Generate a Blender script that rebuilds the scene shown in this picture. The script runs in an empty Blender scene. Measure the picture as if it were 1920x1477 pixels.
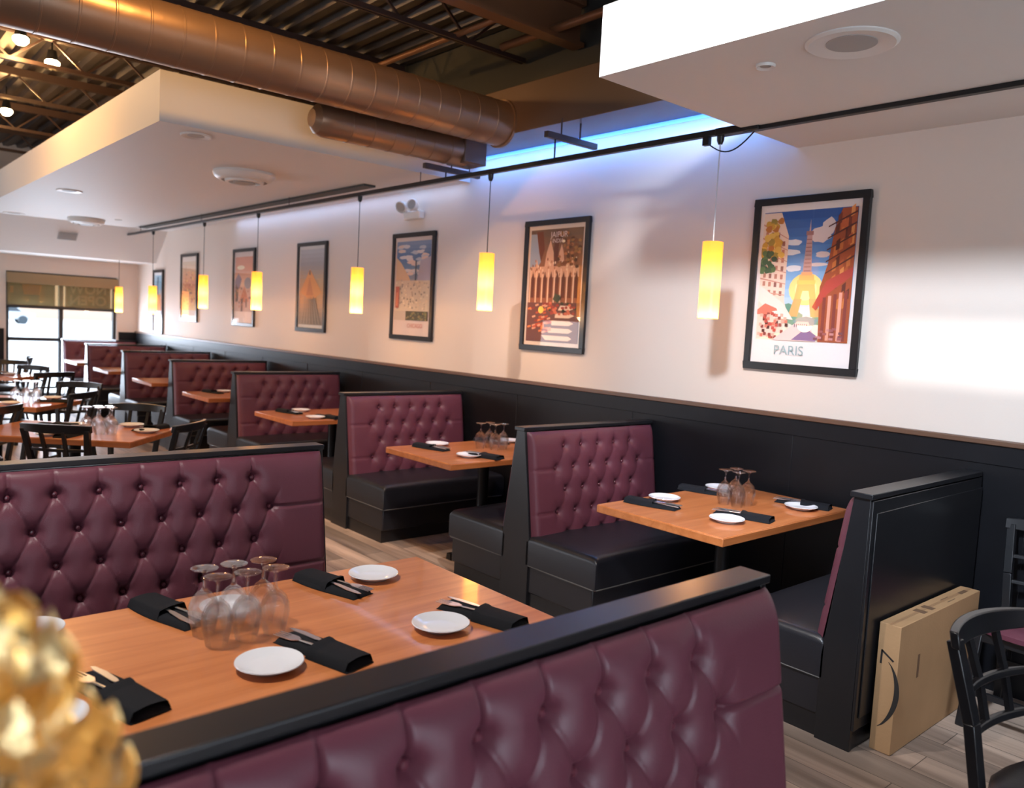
import bpy, math, random
from mathutils import Vector, Matrix, Euler
random.seed(7)
R = math.radians
PI = math.pi
scene = bpy.context.scene
col = scene.collection
scene.view_settings.view_transform = 'Standard'
scene.view_settings.look = 'None'
scene.view_settings.gamma = 1.0
scene.view_settings.exposure = 0.0
scene.view_settings.use_curve_mapping = False

# ------------------------------------------------------------------ camera
CAM = Vector((-4.3452, 0.0, 1.6455))
FW = Vector((0.6570077, 0.7492705, -0.08327418))
RT = Vector((0.75372112, -0.6551413, 0.05190716))
UP = Vector((0.01566385, 0.09686891, 0.99517388))
cd = bpy.data.cameras.new('camera')
cam = bpy.data.objects.new('camera', cd); col.objects.link(cam)
cam.matrix_world = Matrix(((RT.x, UP.x, -FW.x, CAM.x), (RT.y, UP.y, -FW.y, CAM.y), (RT.z, UP.z, -FW.z, CAM.z), (0, 0, 0, 1)))
cd.sensor_width = 36; cd.sensor_fit = 'HORIZONTAL'
cd.lens = 1509.347 / 1920 * 36
cd.clip_start = 0.02; cd.clip_end = 200
cd.dof.use_dof = True; cd.dof.focus_distance = 3.2; cd.dof.aperture_fstop = 2.8
scene.camera = cam

# ------------------------------------------------------------------ world, daylight
world = bpy.data.worlds.new('world'); scene.world = world; world.use_nodes = True
wn = world.node_tree; wn.nodes.clear()
wo = wn.nodes.new('ShaderNodeOutputWorld'); wb = wn.nodes.new('ShaderNodeBackground')
wb.inputs[0].default_value = (0.80, 0.90, 1.0, 1); wb.inputs[1].default_value = 3.6
wn.links.new(wb.outputs[0], wo.inputs[0])

def light(name, kind, loc, energy, color, target=None, **kw):
    l = bpy.data.lights.new(name, kind); l.energy = energy; l.color = color
    for k, v in kw.items(): setattr(l, k, v)
    o = bpy.data.objects.new(name, l); col.objects.link(o); o.location = loc
    if target is not None:
        o.rotation_euler = (Vector(target) - Vector(loc)).to_track_quat('-Z', 'Y').to_euler()
    return o
SUN = Vector((1, -0.15, -0.2126))
light('sun', 'SUN', (-20, 3, 6), 2.6, (0.93, 0.96, 1.0), target=Vector((-20, 3, 6)) + SUN, angle=R(.9))
COOL = (0.74, 0.84, 1.0); WARM = (1.0, 0.60, 0.26)
# daylight at the back glazing and far window; left wall lights have no opening
light('daylight_back_window', 'AREA', (-4.2, -2.92, 1.5), 75, COOL, target=(-3.8, 3, 1.2), shape='RECTANGLE', size=3.8, size_y=1.7)
light('left_wall_fill', 'AREA', (-7.93, 3.2, 1.7), 30, COOL, target=(0, 3.6, 1.5), shape='RECTANGLE', size=6.4, size_y=2.0)  # fill area light added in front of the closed left wall, no window
light('daylight_left_far_window', 'AREA', (-7.93, 10.6, 1.2), 190, (.86, .91, 1.0), target=(0, 10.6, 2.1), shape='RECTANGLE', size=5.0, size_y=2.0)
light('daylight_far_window', 'AREA', (-1.1, 15.05, .82), 150, COOL, target=(-1.6, 8, 0.82), shape='RECTANGLE', size=1.5, size_y=1.35)

# ------------------------------------------------------------------ materials
def mat(name, color, rough=0.5, metal=0.0, spec=0.5, noise=None, bump=None, coat=0.0, coat_rough=0.05, emit=None, estr=0.0, sheen=0.0):
    m = bpy.data.materials.new(name); m.use_nodes = True
    nt = m.node_tree; b = nt.nodes['Principled BSDF']
    b.inputs['Base Color'].default_value = (*color, 1); b.inputs['Roughness'].default_value = rough
    b.inputs['Metallic'].default_value = metal; b.inputs['Specular IOR Level'].default_value = spec
    b.inputs['Coat Weight'].default_value = coat; b.inputs['Coat Roughness'].default_value = coat_rough
    if sheen: b.inputs['Sheen Weight'].default_value = sheen
    if emit: b.inputs['Emission Color'].default_value = (*emit, 1); b.inputs['Emission Strength'].default_value = estr
    tc = nt.nodes.new('ShaderNodeTexCoord')
    if noise:
        sc, amt = noise
        n = nt.nodes.new('ShaderNodeTexNoise'); n.inputs['Scale'].default_value = sc; n.inputs['Detail'].default_value = 4
        nt.links.new(tc.outputs['Object'], n.inputs['Vector'])
        mx = nt.nodes.new('ShaderNodeMix'); mx.data_type = 'RGBA'
        mx.inputs[6].default_value = (*[c * (1 - amt) for c in color], 1); mx.inputs[7].default_value = (*[min(1, c * (1 + amt)) for c in color], 1)
        nt.links.new(n.outputs['Fac'], mx.inputs[0]); nt.links.new(mx.outputs[2], b.inputs['Base Color'])
    if bump:
        sc, st = bump
        n2 = nt.nodes.new('ShaderNodeTexNoise'); n2.inputs['Scale'].default_value = sc; n2.inputs['Detail'].default_value = 3
        nt.links.new(tc.outputs['Object'], n2.inputs['Vector'])
        bp = nt.nodes.new('ShaderNodeBump'); bp.inputs['Strength'].default_value = st; bp.inputs['Distance'].default_value = 0.01
        nt.links.new(n2.outputs['Fac'], bp.inputs['Height']); nt.links.new(bp.outputs[0], b.inputs['Normal'])
    return m

def wood(name, c1, c2, scale, rough, coat=0.0, axis='X', planks=None):
    m = bpy.data.materials.new(name); m.use_nodes = True
    nt = m.node_tree; b = nt.nodes['Principled BSDF']; L = nt.links.new
    tc = nt.nodes.new('ShaderNodeTexCoord'); mp = nt.nodes.new('ShaderNodeMapping')
    mp.inputs['Scale'].default_value = (scale * 0.06, scale, scale) if axis == 'X' else (scale, scale * 0.06, scale)
    L(tc.outputs['Object'], mp.inputs['Vector'])
    n = nt.nodes.new('ShaderNodeTexNoise'); n.inputs['Scale'].default_value = 1.0; n.inputs['Detail'].default_value = 6; n.inputs['Roughness'].default_value = 0.62
    n.inputs['Distortion'].default_value = 0.6
    L(mp.outputs[0], n.inputs['Vector'])
    cr = nt.nodes.new('ShaderNodeValToRGB'); cr.color_ramp.elements[0].color = (*c1, 1); cr.color_ramp.elements[0].position = 0.32
    cr.color_ramp.elements[1].color = (*c2, 1); cr.color_ramp.elements[1].position = 0.68
    L(n.outputs['Fac'], cr.inputs[0])
    out = cr.outputs[0]
    if planks:
        br = nt.nodes.new('ShaderNodeTexBrick'); mp2 = nt.nodes.new('ShaderNodeMapping')
        mp2.inputs['Rotation'].default_value = (0, 0, R(90))
        L(tc.outputs['Object'], mp2.inputs['Vector']); L(mp2.outputs[0], br.inputs['Vector'])
        br.inputs['Scale'].default_value = 1.0; br.inputs['Brick Width'].default_value = 1.2; br.inputs['Row Height'].default_value = 0.16
        br.inputs['Mortar Size'].default_value = 0.0018; br.inputs['Mortar Smooth'].default_value = 0.0
        br.inputs['Color1'].default_value = (0.62, 0.62, 0.62, 1); br.inputs['Color2'].default_value = (1.25, 1.2, 1.15, 1); br.inputs['Mortar'].default_value = (0.25, 0.25, 0.25, 1)
        mx = nt.nodes.new('ShaderNodeMix'); mx.data_type = 'RGBA'; mx.blend_type = 'MULTIPLY'; mx.inputs[0].default_value = 1
        L(out, mx.inputs[6]); L(br.outputs['Color'], mx.inputs[7]); out = mx.outputs[2]
    L(out, b.inputs['Base Color'])
    b.inputs['Roughness'].default_value = rough; b.inputs['Coat Weight'].default_value = coat; b.inputs['Coat Roughness'].default_value = 0.06
    return m

def pane_mat(name, tint=(1, 1, 1), refl=1.0):
    m = bpy.data.materials.new(name); m.use_nodes = True; nt = m.node_tree; nt.nodes.clear()
    o = nt.nodes.new('ShaderNodeOutputMaterial'); t = nt.nodes.new('ShaderNodeBsdfTransparent'); g = nt.nodes.new('ShaderNodeBsdfGlossy')
    t.inputs[0].default_value = (*tint, 1); g.inputs['Roughness'].default_value = 0.0; g.inputs[0].default_value = (refl, refl, refl, 1)
    f = nt.nodes.new('ShaderNodeFresnel'); f.inputs[0].default_value = 1.5; mx = nt.nodes.new('ShaderNodeMixShader')
    ge = nt.nodes.new('ShaderNodeNewGeometry'); ma = nt.nodes.new('ShaderNodeMath'); ma.operation = 'SUBTRACT'; ma.inputs[0].default_value = 1.0
    mu = nt.nodes.new('ShaderNodeMath'); mu.operation = 'MULTIPLY'; nt.links.new(ge.outputs['Backfacing'], ma.inputs[1]); nt.links.new(ma.outputs[0], mu.inputs[0]); nt.links.new(f.outputs[0], mu.inputs[1])
    nt.links.new(mu.outputs[0], mx.inputs[0]); nt.links.new(t.outputs[0], mx.inputs[1]); nt.links.new(g.outputs[0], mx.inputs[2]); nt.links.new(mx.outputs[0], o.inputs[0])
    return m

def goblet_mat():
    m = bpy.data.materials.new('clear_glass'); m.use_nodes = True; nt = m.node_tree; nt.nodes.clear(); L = nt.links.new
    o = nt.nodes.new('ShaderNodeOutputMaterial'); t = nt.nodes.new('ShaderNodeBsdfTransparent'); g = nt.nodes.new('ShaderNodeBsdfGlass')
    g.inputs['IOR'].default_value = 1.45; g.inputs['Roughness'].default_value = 0.0; t.inputs[0].default_value = (0.97, 0.97, 0.97, 1)
    mx = nt.nodes.new('ShaderNodeMixShader'); mx.inputs[0].default_value = 0.22
    gl = nt.nodes.new('ShaderNodeBsdfGlossy'); gl.inputs['Roughness'].default_value = 0.03
    lw = nt.nodes.new('ShaderNodeLayerWeight'); lw.inputs[0].default_value = 0.32; ge = nt.nodes.new('ShaderNodeNewGeometry'); mp = nt.nodes.new('ShaderNodeMath'); mp.operation = 'MULTIPLY_ADD'
    mp.inputs[1].default_value = -1.0; mp.inputs[2].default_value = 1.0; m2 = nt.nodes.new('ShaderNodeMath'); m2.operation = 'MULTIPLY'
    L(ge.outputs['Backfacing'], mp.inputs[0]); L(mp.outputs[0], m2.inputs[0]); L(lw.outputs['Fresnel'], m2.inputs[1])
    mi = nt.nodes.new('ShaderNodeMixShader'); L(m2.outputs[0], mi.inputs[0]); L(t.outputs[0], mi.inputs[1]); L(gl.outputs[0], mi.inputs[2])
    L(mi.outputs[0], mx.inputs[1]); L(g.outputs[0], mx.inputs[2]); L(mx.outputs[0], o.inputs[0])
    return m

def shade_mat():
    m = bpy.data.materials.new('amber_glass_shade'); m.use_nodes = True; nt = m.node_tree; nt.nodes.clear(); L = nt.links.new
    o = nt.nodes.new('ShaderNodeOutputMaterial'); t = nt.nodes.new('ShaderNodeBsdfTranslucent'); t.inputs[0].default_value = (1.0, 0.52, 0.12, 1)
    g = nt.nodes.new('ShaderNodeBsdfGlossy'); g.inputs['Roughness'].default_value = 0.15; g.inputs[0].default_value = (1, .9, .8, 1)
    e = nt.nodes.new('ShaderNodeEmission'); e.inputs[0].default_value = (1.0, 0.36, 0.03, 1); e.inputs[1].default_value = 0.75
    fr = nt.nodes.new('ShaderNodeFresnel'); mx = nt.nodes.new('ShaderNodeMixShader'); ad = nt.nodes.new('ShaderNodeAddShader')
    L(fr.outputs[0], mx.inputs[0]); L(t.outputs[0], mx.inputs[1]); L(g.outputs[0], mx.inputs[2])
    L(mx.outputs[0], ad.inputs[0]); L(e.outputs[0], ad.inputs[1]); L(ad.outputs[0], o.inputs[0])
    return m

M = {}
M['wall'] = mat('wall_paint', (0.68, 0.59, 0.525), 0.6, bump=(60, 0.05))
M['soffit'] = mat('soffit_paint', (0.66, 0.635, 0.61), 0.6)
M['wainscot'] = mat('black_stained_wood', (0.006, 0.006, 0.008), 0.42, spec=0.28, noise=(6, 0.3), bump=(25, 0.06))
M['rail'] = mat('brown_chair_rail', (0.12, 0.06, 0.035), 0.4)
M['black'] = mat('black_lacquer', (0.011, 0.011, 0.013), 0.3, noise=(8, 0.2))
M['blackmetal'] = mat('black_metal', (0.012, 0.012, 0.013), 0.35, metal=0.3)
M['leather'] = mat('burgundy_leather', (0.125, 0.033, 0.050), 0.43, spec=0.42, noise=(3, 0.12), bump=(260, 0.10))
M['leather2'] = mat('burgundy_button', (0.12, 0.026, 0.04), 0.28)
M['vinyl'] = mat('black_vinyl', (0.014, 0.014, 0.018), 0.34, bump=(220, 0.08))
M['piping'] = mat('grey_piping', (0.10, 0.095, 0.09), 0.5)
M['table'] = wood('table_laminate', (0.48, 0.145, 0.040), (0.66, 0.235, 0.080), 22, 0.28, coat=0.55)
M['edge'] = wood('table_edge', (0.40, 0.12, 0.032), (0.55, 0.19, 0.06), 22, 0.35)
M['floor'] = wood('vinyl_plank_floor', (0.24, 0.175, 0.14), (0.56, 0.43, 0.35), 9, 0.42, axis='Y', planks=True)
M['china'] = mat('white_china', (0.80, 0.81, 0.85), 0.12, coat=0.3)
M['linen'] = mat('black_linen', (0.006, 0.007, 0.010), 0.85, spec=0.25, bump=(600, 0.15))
M['steel'] = mat('polished_steel', (0.85, 0.86, 0.88), 0.28, metal=1.0)
M['glass'] = goblet_mat()
M['pane'] = pane_mat('window_pane')
M['pglass'] = pane_mat('poster_glass', refl=0.9)
M['shade'] = shade_mat()
M['duct'] = mat('brown_painted_duct', (0.27, 0.165, 0.105), 0.36, metal=0.6, bump=(9, 0.15))
M['duct2'] = mat('brown_painted_box', (0.115, 0.066, 0.043), 0.45, metal=0.1)
M['deck'] = mat('dark_steel_deck', (0.050, 0.042, 0.040), 0.38, metal=0.35, noise=(2, 0.4))
M['joist'] = mat('brown_steel', (0.055, 0.032, 0.026), 0.45, metal=0.2)
M['pipe'] = mat('brown_pipe', (0.26, 0.12, 0.06), 0.35, metal=0.3)
M['white'] = mat('white_plastic', (0.68, 0.66, 0.63), 0.4)
M['grille'] = mat('grey_grille', (0.36, 0.35, 0.34), 0.6)
M['dark'] = mat('dark_matte', (0.04, 0.042, 0.038), 0.7)
M['bulb'] = mat('lamp_bulb', (1, 1, 1), 0.4, emit=(1.0, 0.78, 0.45), estr=40)
M['bulb2'] = mat('pendant_bulb', (1, 1, 1), 0.4, emit=(1.0, 0.80, 0.45), estr=12)
M['card'] = mat('cardboard', (0.42, 0.24, 0.115), 0.75, noise=(5, 0.14), bump=(90, 0.08))
M['ink'] = mat('black_ink', (0.02, 0.016, 0.014), 0.7)
M['inkb'] = mat('brown_ink', (0.16, 0.085, 0.045), 0.7)
M['tape'] = mat('paper_tape', (0.36, 0.20, 0.10), 0.5)
M['gold'] = mat('gold_foil', (1.0, 0.76, 0.38), 0.38, metal=1.0, bump=(120, 0.5))
M['alu'] = mat('dark_window_frame', (0.02, 0.024, 0.03), 0.4)
M['sky_led'] = mat('blue_led', (0.2, 0.4, 1), 0.4, emit=(0.07, 0.27, 1.0), estr=2.6)
M['snow'] = mat('pale_pavement', (0.75, 0.78, 0.82), 0.8)
M['brick'] = mat('tan_facade', (0.60, 0.42, 0.32), 0.8)
M['carp'] = mat('silver_car_paint', (0.45, 0.5, 0.56), 0.3)
M['carb'] = mat('dark_car_glass', (0.03, 0.05, 0.07), 0.2)
def blind_mat():
    m = bpy.data.materials.new('woven_blind'); m.use_nodes = True; nt = m.node_tree; nt.nodes.clear(); L = nt.links.new
    o = nt.nodes.new('ShaderNodeOutputMaterial'); t = nt.nodes.new('ShaderNodeBsdfTransparent'); d = nt.nodes.new('ShaderNodeBsdfDiffuse'); tr = nt.nodes.new('ShaderNodeBsdfTranslucent')
    t.inputs[0].default_value = (1, .93, .75, 1); d.inputs[0].default_value = (.34, .27, .17, 1); tr.inputs[0].default_value = (.6, .5, .3, 1)
    a = nt.nodes.new('ShaderNodeMixShader'); b = nt.nodes.new('ShaderNodeMixShader'); a.inputs[0].default_value = .2; b.inputs[0].default_value = .6
    L(d.outputs[0], a.inputs[1]); L(tr.outputs[0], a.inputs[2]); L(a.outputs[0], b.inputs[1]); L(t.outputs[0], b.inputs[2]); L(b.outputs[0], o.inputs[0])
    return m
M['blind'] = blind_mat()
_c = {}
def flat(rgb, rough=0.55):
    k = tuple(round(c, 3) for c in rgb)
    if k not in _c: _c[k] = mat('print_ink_%d' % len(_c), k, rough)
    return _c[k]
def srgb(r, g, b):
    f = lambda v: (v / 255 / 12.92) if v / 255 <= .04045 else ((v / 255 + .055) / 1.055) ** 2.4
    return (f(r), f(g), f(b))

# ------------------------------------------------------------------ mesh helpers
class MB:
    def __init__(s): s.v = []; s.f = []; s.m = []; s.cur = 0
    def add(s, vs, fs):
        n = len(s.v); s.v += [tuple(v) for v in vs]; s.f += [tuple(i + n for i in f) for f in fs]; s.m += [s.cur] * len(fs); return s
    def box(s, x0, x1, y0, y1, z0, z1):
        return s.add([(x0, y0, z0), (x1, y0, z0), (x1, y1, z0), (x0, y1, z0), (x0, y0, z1), (x1, y0, z1), (x1, y1, z1), (x0, y1, z1)],
                     [(0, 3, 2, 1), (4, 5, 6, 7), (0, 1, 5, 4), (1, 2, 6, 5), (2, 3, 7, 6), (3, 0, 4, 7)])
    def prism(s, pts, axis, a, b):      # pts 2D in the two other axes
        n = len(pts)
        def p(q, t):
            if axis == 'x': return (t, q[0], q[1])
            if axis == 'y': return (q[0], t, q[1])
            return (q[0], q[1], t)
        vs = [p(q, a) for q in pts] + [p(q, b) for q in pts]
        fs = [tuple(range(n))[::-1], tuple(range(n, 2 * n))] + [(i, (i + 1) % n, n + (i + 1) % n, n + i) for i in range(n)]
        return s.add(vs, fs)
    def tube(s, pts, r, n=10, cap=True, flat_=None):
        pts = [Vector(p) for p in pts]; rs = r if isinstance(r, (list, tuple)) else [r] * len(pts)
        vs = []; fs = []; up = Vector((0, 0, 1))
        d0 = (pts[1] - pts[0]).normalized()
        if abs(d0.z) > .95: up = Vector((0, 1, 0))
        for i, p in enumerate(pts):
            d = (pts[min(i + 1, len(pts) - 1)] - pts[max(i - 1, 0)]).normalized()
            a = d.cross(up).normalized(); b = a.cross(d).normalized()
            for k in range(n):
                t = 2 * PI * k / n
                ra, rb = (rs[i], rs[i]) if flat_ is None else (rs[i], rs[i] * flat_)
                vs.append(p + a * ra * math.cos(t) + b * rb * math.sin(t))
        for i in range(len(pts) - 1):
            for k in range(n):
                k2 = (k + 1) % n
                fs.append((i * n + k, i * n + k2, (i + 1) * n + k2, (i + 1) * n + k))
        if cap: fs.append(tuple(range(n))[::-1]); fs.append(tuple((len(pts) - 1) * n + k for k in range(n)))
        return s.add(vs, fs)
    def bar(s, p, q, w, h, up=(0, 0, 1)):   # rectangular bar between two points
        p = Vector(p); q = Vector(q); d = (q - p).normalized(); up = Vector(up)
        if abs(d.dot(up)) > .98: up = Vector((0, 1, 0))
        a = d.cross(up).normalized() * w / 2; b = a.cross(d).normalized() * h / 2
        vs = [p - a - b, p + a - b, p + a + b, p - a + b, q - a - b, q + a - b, q + a + b, q - a + b]
        return s.add(vs, [(0, 1, 2, 3), (4, 7, 6, 5), (0, 4, 5, 1), (1, 5, 6, 2), (2, 6, 7, 3), (3, 7, 4, 0)])
    def lathe(s, prof, n=32, c=(0, 0, 0), axis='z'):
        vs = []; fs = []
        for (r, z) in prof:
            for k in range(n):
                t = 2 * PI * k / n
                x, y = r * math.cos(t), r * math.sin(t)
                if axis == 'z': vs.append((c[0] + x, c[1] + y, c[2] + z))
                elif axis == 'x': vs.append((c[0] + z, c[1] + x, c[2] + y))
                else: vs.append((c[0] + x, c[1] + z, c[2] + y))
        for i in range(len(prof) - 1):
            for k in range(n):
                k2 = (k + 1) % n
                fs.append((i * n + k, i * n + k2, (i + 1) * n + k2, (i + 1) * n + k))
        return s.add(vs, fs)
    def grid(s, fn, nu, nv):
        vs = [fn(i / nu, j / nv) for j in range(nv + 1) for i in range(nu + 1)]
        fs = [(j * (nu + 1) + i, j * (nu + 1) + i + 1, (j + 1) * (nu + 1) + i + 1, (j + 1) * (nu + 1) + i) for j in range(nv) for i in range(nu)]
        return s.add(vs, fs)
    def build(s, name, m, parent=None, loc=(0, 0, 0), rot=(0, 0, 0), bevel=0, seg=2, smooth=True, angle=38):
        me = bpy.data.meshes.new(name); me.from_pydata(s.v, [], s.f)
        ms = m if isinstance(m, list) else [m]
        for x in ms: me.materials.append(x)
        if len(ms) > 1: me.polygons.foreach_set('material_index', s.m)
        me.validate()
        import bmesh
        bm = bmesh.new(); bm.from_mesh(me); bmesh.ops.remove_doubles(bm, verts=bm.verts, dist=1e-6); bmesh.ops.recalc_face_normals(bm, faces=bm.faces); bm.to_mesh(me); bm.free()
        if smooth:
            me.polygons.foreach_set('use_smooth', [True] * len(me.polygons)); me.set_sharp_from_angle(angle=R(angle))
        me.update()
        o = bpy.data.objects.new(name, me); col.objects.link(o); o.location = loc; o.rotation_euler = rot
        if parent: o.parent = parent
        if bevel:
            bv = o.modifiers.new('bevel', 'BEVEL'); bv.width = bevel; bv.segments = seg; bv.limit_method = 'ANGLE'; bv.angle_limit = R(40)
        return o
def tag(o, label=None, cat=None, group=None, kind=None):
    if label: o['label'] = label
    if cat: o['category'] = cat
    if group: o['group'] = group
    if kind: o['kind'] = kind
    return o
def empty(name, loc=(0, 0, 0), rz=0, label=None, cat=None, group=None):
    o = bpy.data.objects.new(name, None); col.objects.link(o); o.location = loc; o.rotation_euler = (0, 0, rz); o.empty_display_size = .1
    return tag(o, label, cat, group)
def struct(o, label=None, cat=None): return tag(o, label, cat, kind='structure')
def kids(o): return [c for c in bpy.data.objects if c.parent == o]
def copy_tree(o, parent=None, shallow=False):
    c = o.copy(); col.objects.link(c); c.parent = parent
    for ch in kids(o):
        if shallow and ch.name.startswith('button'): continue
        copy_tree(ch, c, shallow)
    return c
def place(proto, used, loc, rz, label, cat, group, shallow=False):
    o = proto if not used[0] else copy_tree(proto, None, shallow)
    used[0] = True
    o.location = loc; o.rotation_euler = (0, 0, rz); tag(o, label, cat, group); return o
def text_mesh(body, size, name, m, parent=None, mw=None, extrude=0.0005, font_stretch=1.0, offset=0.0):
    cu = bpy.data.curves.new('txt', 'FONT'); cu.body = body; cu.size = size; cu.extrude = extrude; cu.align_x = 'CENTER'; cu.align_y = 'CENTER'; cu.offset = offset
    t = bpy.data.objects.new('txt', cu); col.objects.link(t)
    dg = bpy.context.evaluated_depsgraph_get(); me = bpy.data.meshes.new_from_object(t.evaluated_get(dg))
    bpy.data.objects.remove(t); bpy.data.curves.remove(cu)
    me.materials.clear(); me.materials.append(m)
    o = bpy.data.objects.new(name, me); col.objects.link(o)
    if parent: o.parent = parent
    if mw is not None: o.matrix_local = mw
    return o

# ------------------------------------------------------------------ room shell
XL, YB, YF, ZD = -8.0, -3.0, 15.02, 4.05
struct(MB().box(XL, 0, YB, YF, -0.1, 0).build('floor', M['floor']), 'grey brown wood plank floor running along the booths', 'floor')
struct(MB().box(0, 0.2, YB, YF + .2, 0, 4.3).build('wall_right', M['wall']), 'long off white wall hung with framed travel posters', 'wall')
# back wall with a big glazed opening behind the camera
b = MB(); b.box(XL, 0, YB - .2, YB, 0, .55); b.box(XL, 0, YB - .2, YB, 2.45, 4.3); b.box(XL, -6.3, YB - .2, YB, .55, 2.45); b.box(-2.1, 0, YB - .2, YB, .55, 2.45)
struct(b.build('wall_back', M['wall']), 'off white wall behind the viewer with wide glazing', 'wall')
# left wall: clerestory opening for the low sun, closed elsewhere
b = MB(); X0, X1 = XL - .2, XL
ys0, ys1, zs0, zs1 = 0.9, 3.18, 3.17, 3.52
b.box(X0, X1, YB, YF, 0, zs0); b.box(X0, X1, YB, YF, zs1, 4.3); b.box(X0, X1, YB, ys0, zs0, zs1); b.box(X0, X1, ys1, YF, zs0, zs1)
struct(b.build('wall_left', M['wall']), 'off white side wall across the dining room', 'wall')
# far wall with window opening
wx0, wx1, wz0, wz1 = -1.975, -0.335, 0.10, 2.12
b = MB(); b.box(XL, wx0, YF, YF + .2, 0, 4.3); b.box(wx1, 0, YF, YF + .2, 0, 4.3); b.box(wx0, wx1, YF, YF + .2, wz1, 4.3); b.box(wx0, wx1, YF, YF + .2, 0, wz0)
struct(b.build('wall_far', M['wall']), 'beige far wall around the street window', 'wall')
struct(MB().box(XL - .2, .2, YB - .2, YF + .2, 4.3, 4.4).build('ceiling', M['joist']), 'dark roof above the steel deck', 'ceiling')
# corrugated deck, flutes along y
b = MB(); pr = []; x = XL
while x < 0:
    pr += [(x, ZD + .05), (x + .075, ZD + .05), (x + .095, ZD), (x + .165, ZD)]; x += .19
pts = [(min(p[0], 0), p[1]) for p in pr] + [(0, ZD + .07), (XL, ZD + .07)]
b.prism(pts, 'y', YB, YF)
struct(b.build('ceiling', M['deck'], smooth=False), 'dark corrugated steel deck ceiling', 'ceiling')
struct(MB().box(-.02, 0, 2.3, YF, 3.50, 4.06).build('wall_right', M['dark']), 'dark band at the top of the poster wall', 'wall')  # thin dark panel over the wall above the beam
# wainscot
b = MB(); b.box(-.025, 0, YB, YF, 0, 1.195)
for yy in [1.2 + 1.22 * k for k in range(12)]: b.box(-.028, -.02, yy, yy + .004, .1, 1.1)
b.box(-.032, 0, YB, YF, 1.10, 1.195)
w = struct(b.build('wall_right', M['wainscot'], bevel=.003), 'black wood wainscot panelling along the poster wall', 'wainscot')
struct(MB().box(-.045, 0, YB, YF, 1.195, 1.222).build('trim_1', M['rail'], bevel=.004), 'thin brown rail capping the black wainscot', 'trim')
b = MB(); b.box(XL, wx0 - .03, YF - .025, YF, 0, 1.20); b.box(wx1 + .03, 0, YF - .025, YF, 0, 1.20)
struct(b.build('wall_far', M['wainscot']), 'black wainscot beside the far window', 'wainscot')

# soffits
b = MB(); b.box(-2.59, -.0, 5.65, YF, 2.87, 3.2)
far_soffit = struct(b.build('ceiling', M['soffit'], smooth=False), 'large beige dropped soffit over the far booths', 'soffit')
b = MB(); b.box(-1.69, 0, YB, 2.555, 2.765, 3.07)
near_soffit = struct(b.build('ceiling', M['soffit'], smooth=False), 'white dropped soffit over the near corner', 'soffit')
b = MB(); b.prism([(13.5, 2.87), (14.05, 2.38), (YF, 2.38), (YF, 2.87)], 'x', -2.59 - 1.5, 0)
struct(b.build('ceiling', M['soffit'], smooth=False), 'sloping beige bulkhead in front of the far window', 'bulkhead')
# brown box beam by the wall
struct(MB().box(-.42, 0, 2.3, 5.55, 3.06, 3.40).build('trim_2', M['duct2'], bevel=.004), 'brown boxed beam along the top of the poster wall', 'beam')
struct(MB().box(-.52, -.40, 6.55, 13.2, 2.852, 2.87).build('trim_3', M['dark']), 'dark strip under the soffit beside the track', 'trim')  # flat dark strip just below the soffit, no slot cut

# ------------------------------------------------------------------ far window
wf = tag(empty('window_1', ((wx0 + wx1) / 2, YF + .1, wz0)), 'dark framed street window in the far wall', 'window'); wf['kind'] = 'structure'
cx = (wx0 + wx1) / 2; hw = (wx1 - wx0) / 2
b = MB(); H_ = wz1 - wz0
b.box(-hw, -hw + .045, -.05, .05, 0, H_); b.box(hw - .045, hw, -.05, .05, 0, H_); b.box(-hw, hw, -.05, .05, 0, .05); b.box(-hw, hw, -.05, .05, H_ - .05, H_)
mx_ = -1.18 - cx
b.box(mx_ - .03, mx_ + .03, -.05, .05, 0, H_)
for zz in (1.565, 1.035): b.box(-hw, hw, -.05, .05, zz - wz0 - .028, zz - wz0 + .028)
b.build('window_frame', M['alu'], wf)
for (a, c) in ((-hw + .045, mx_ - .03), (mx_ + .03, hw - .045)):
    for (z0, z1) in ((.05, .907), (.963, 1.437), (1.493, H_ - .05)):
        MB().box(a, c, -.004, .004, z0, z1).build('pane', M['pane'], wf)
bl = tag(empty('roller_blind', (cx, YF - .04, 1.57), label='tan woven roller blind half lowered over the far window', cat='blind'))
MB().box(-hw + .01, hw - .01, -.002, .002, 0, .40).build('blind_cloth', M['blind'], bl)
MB().box(-hw, hw, -.05, .02, .36, .53).build('fascia', mat('tan_cassette', (.27, .19, .10), .6), bl, bevel=.008)
MB().box(-hw + .01, hw - .01, -.012, .012, -.018, .008).build('bottom_rail', M['alu'], bl)
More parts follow.
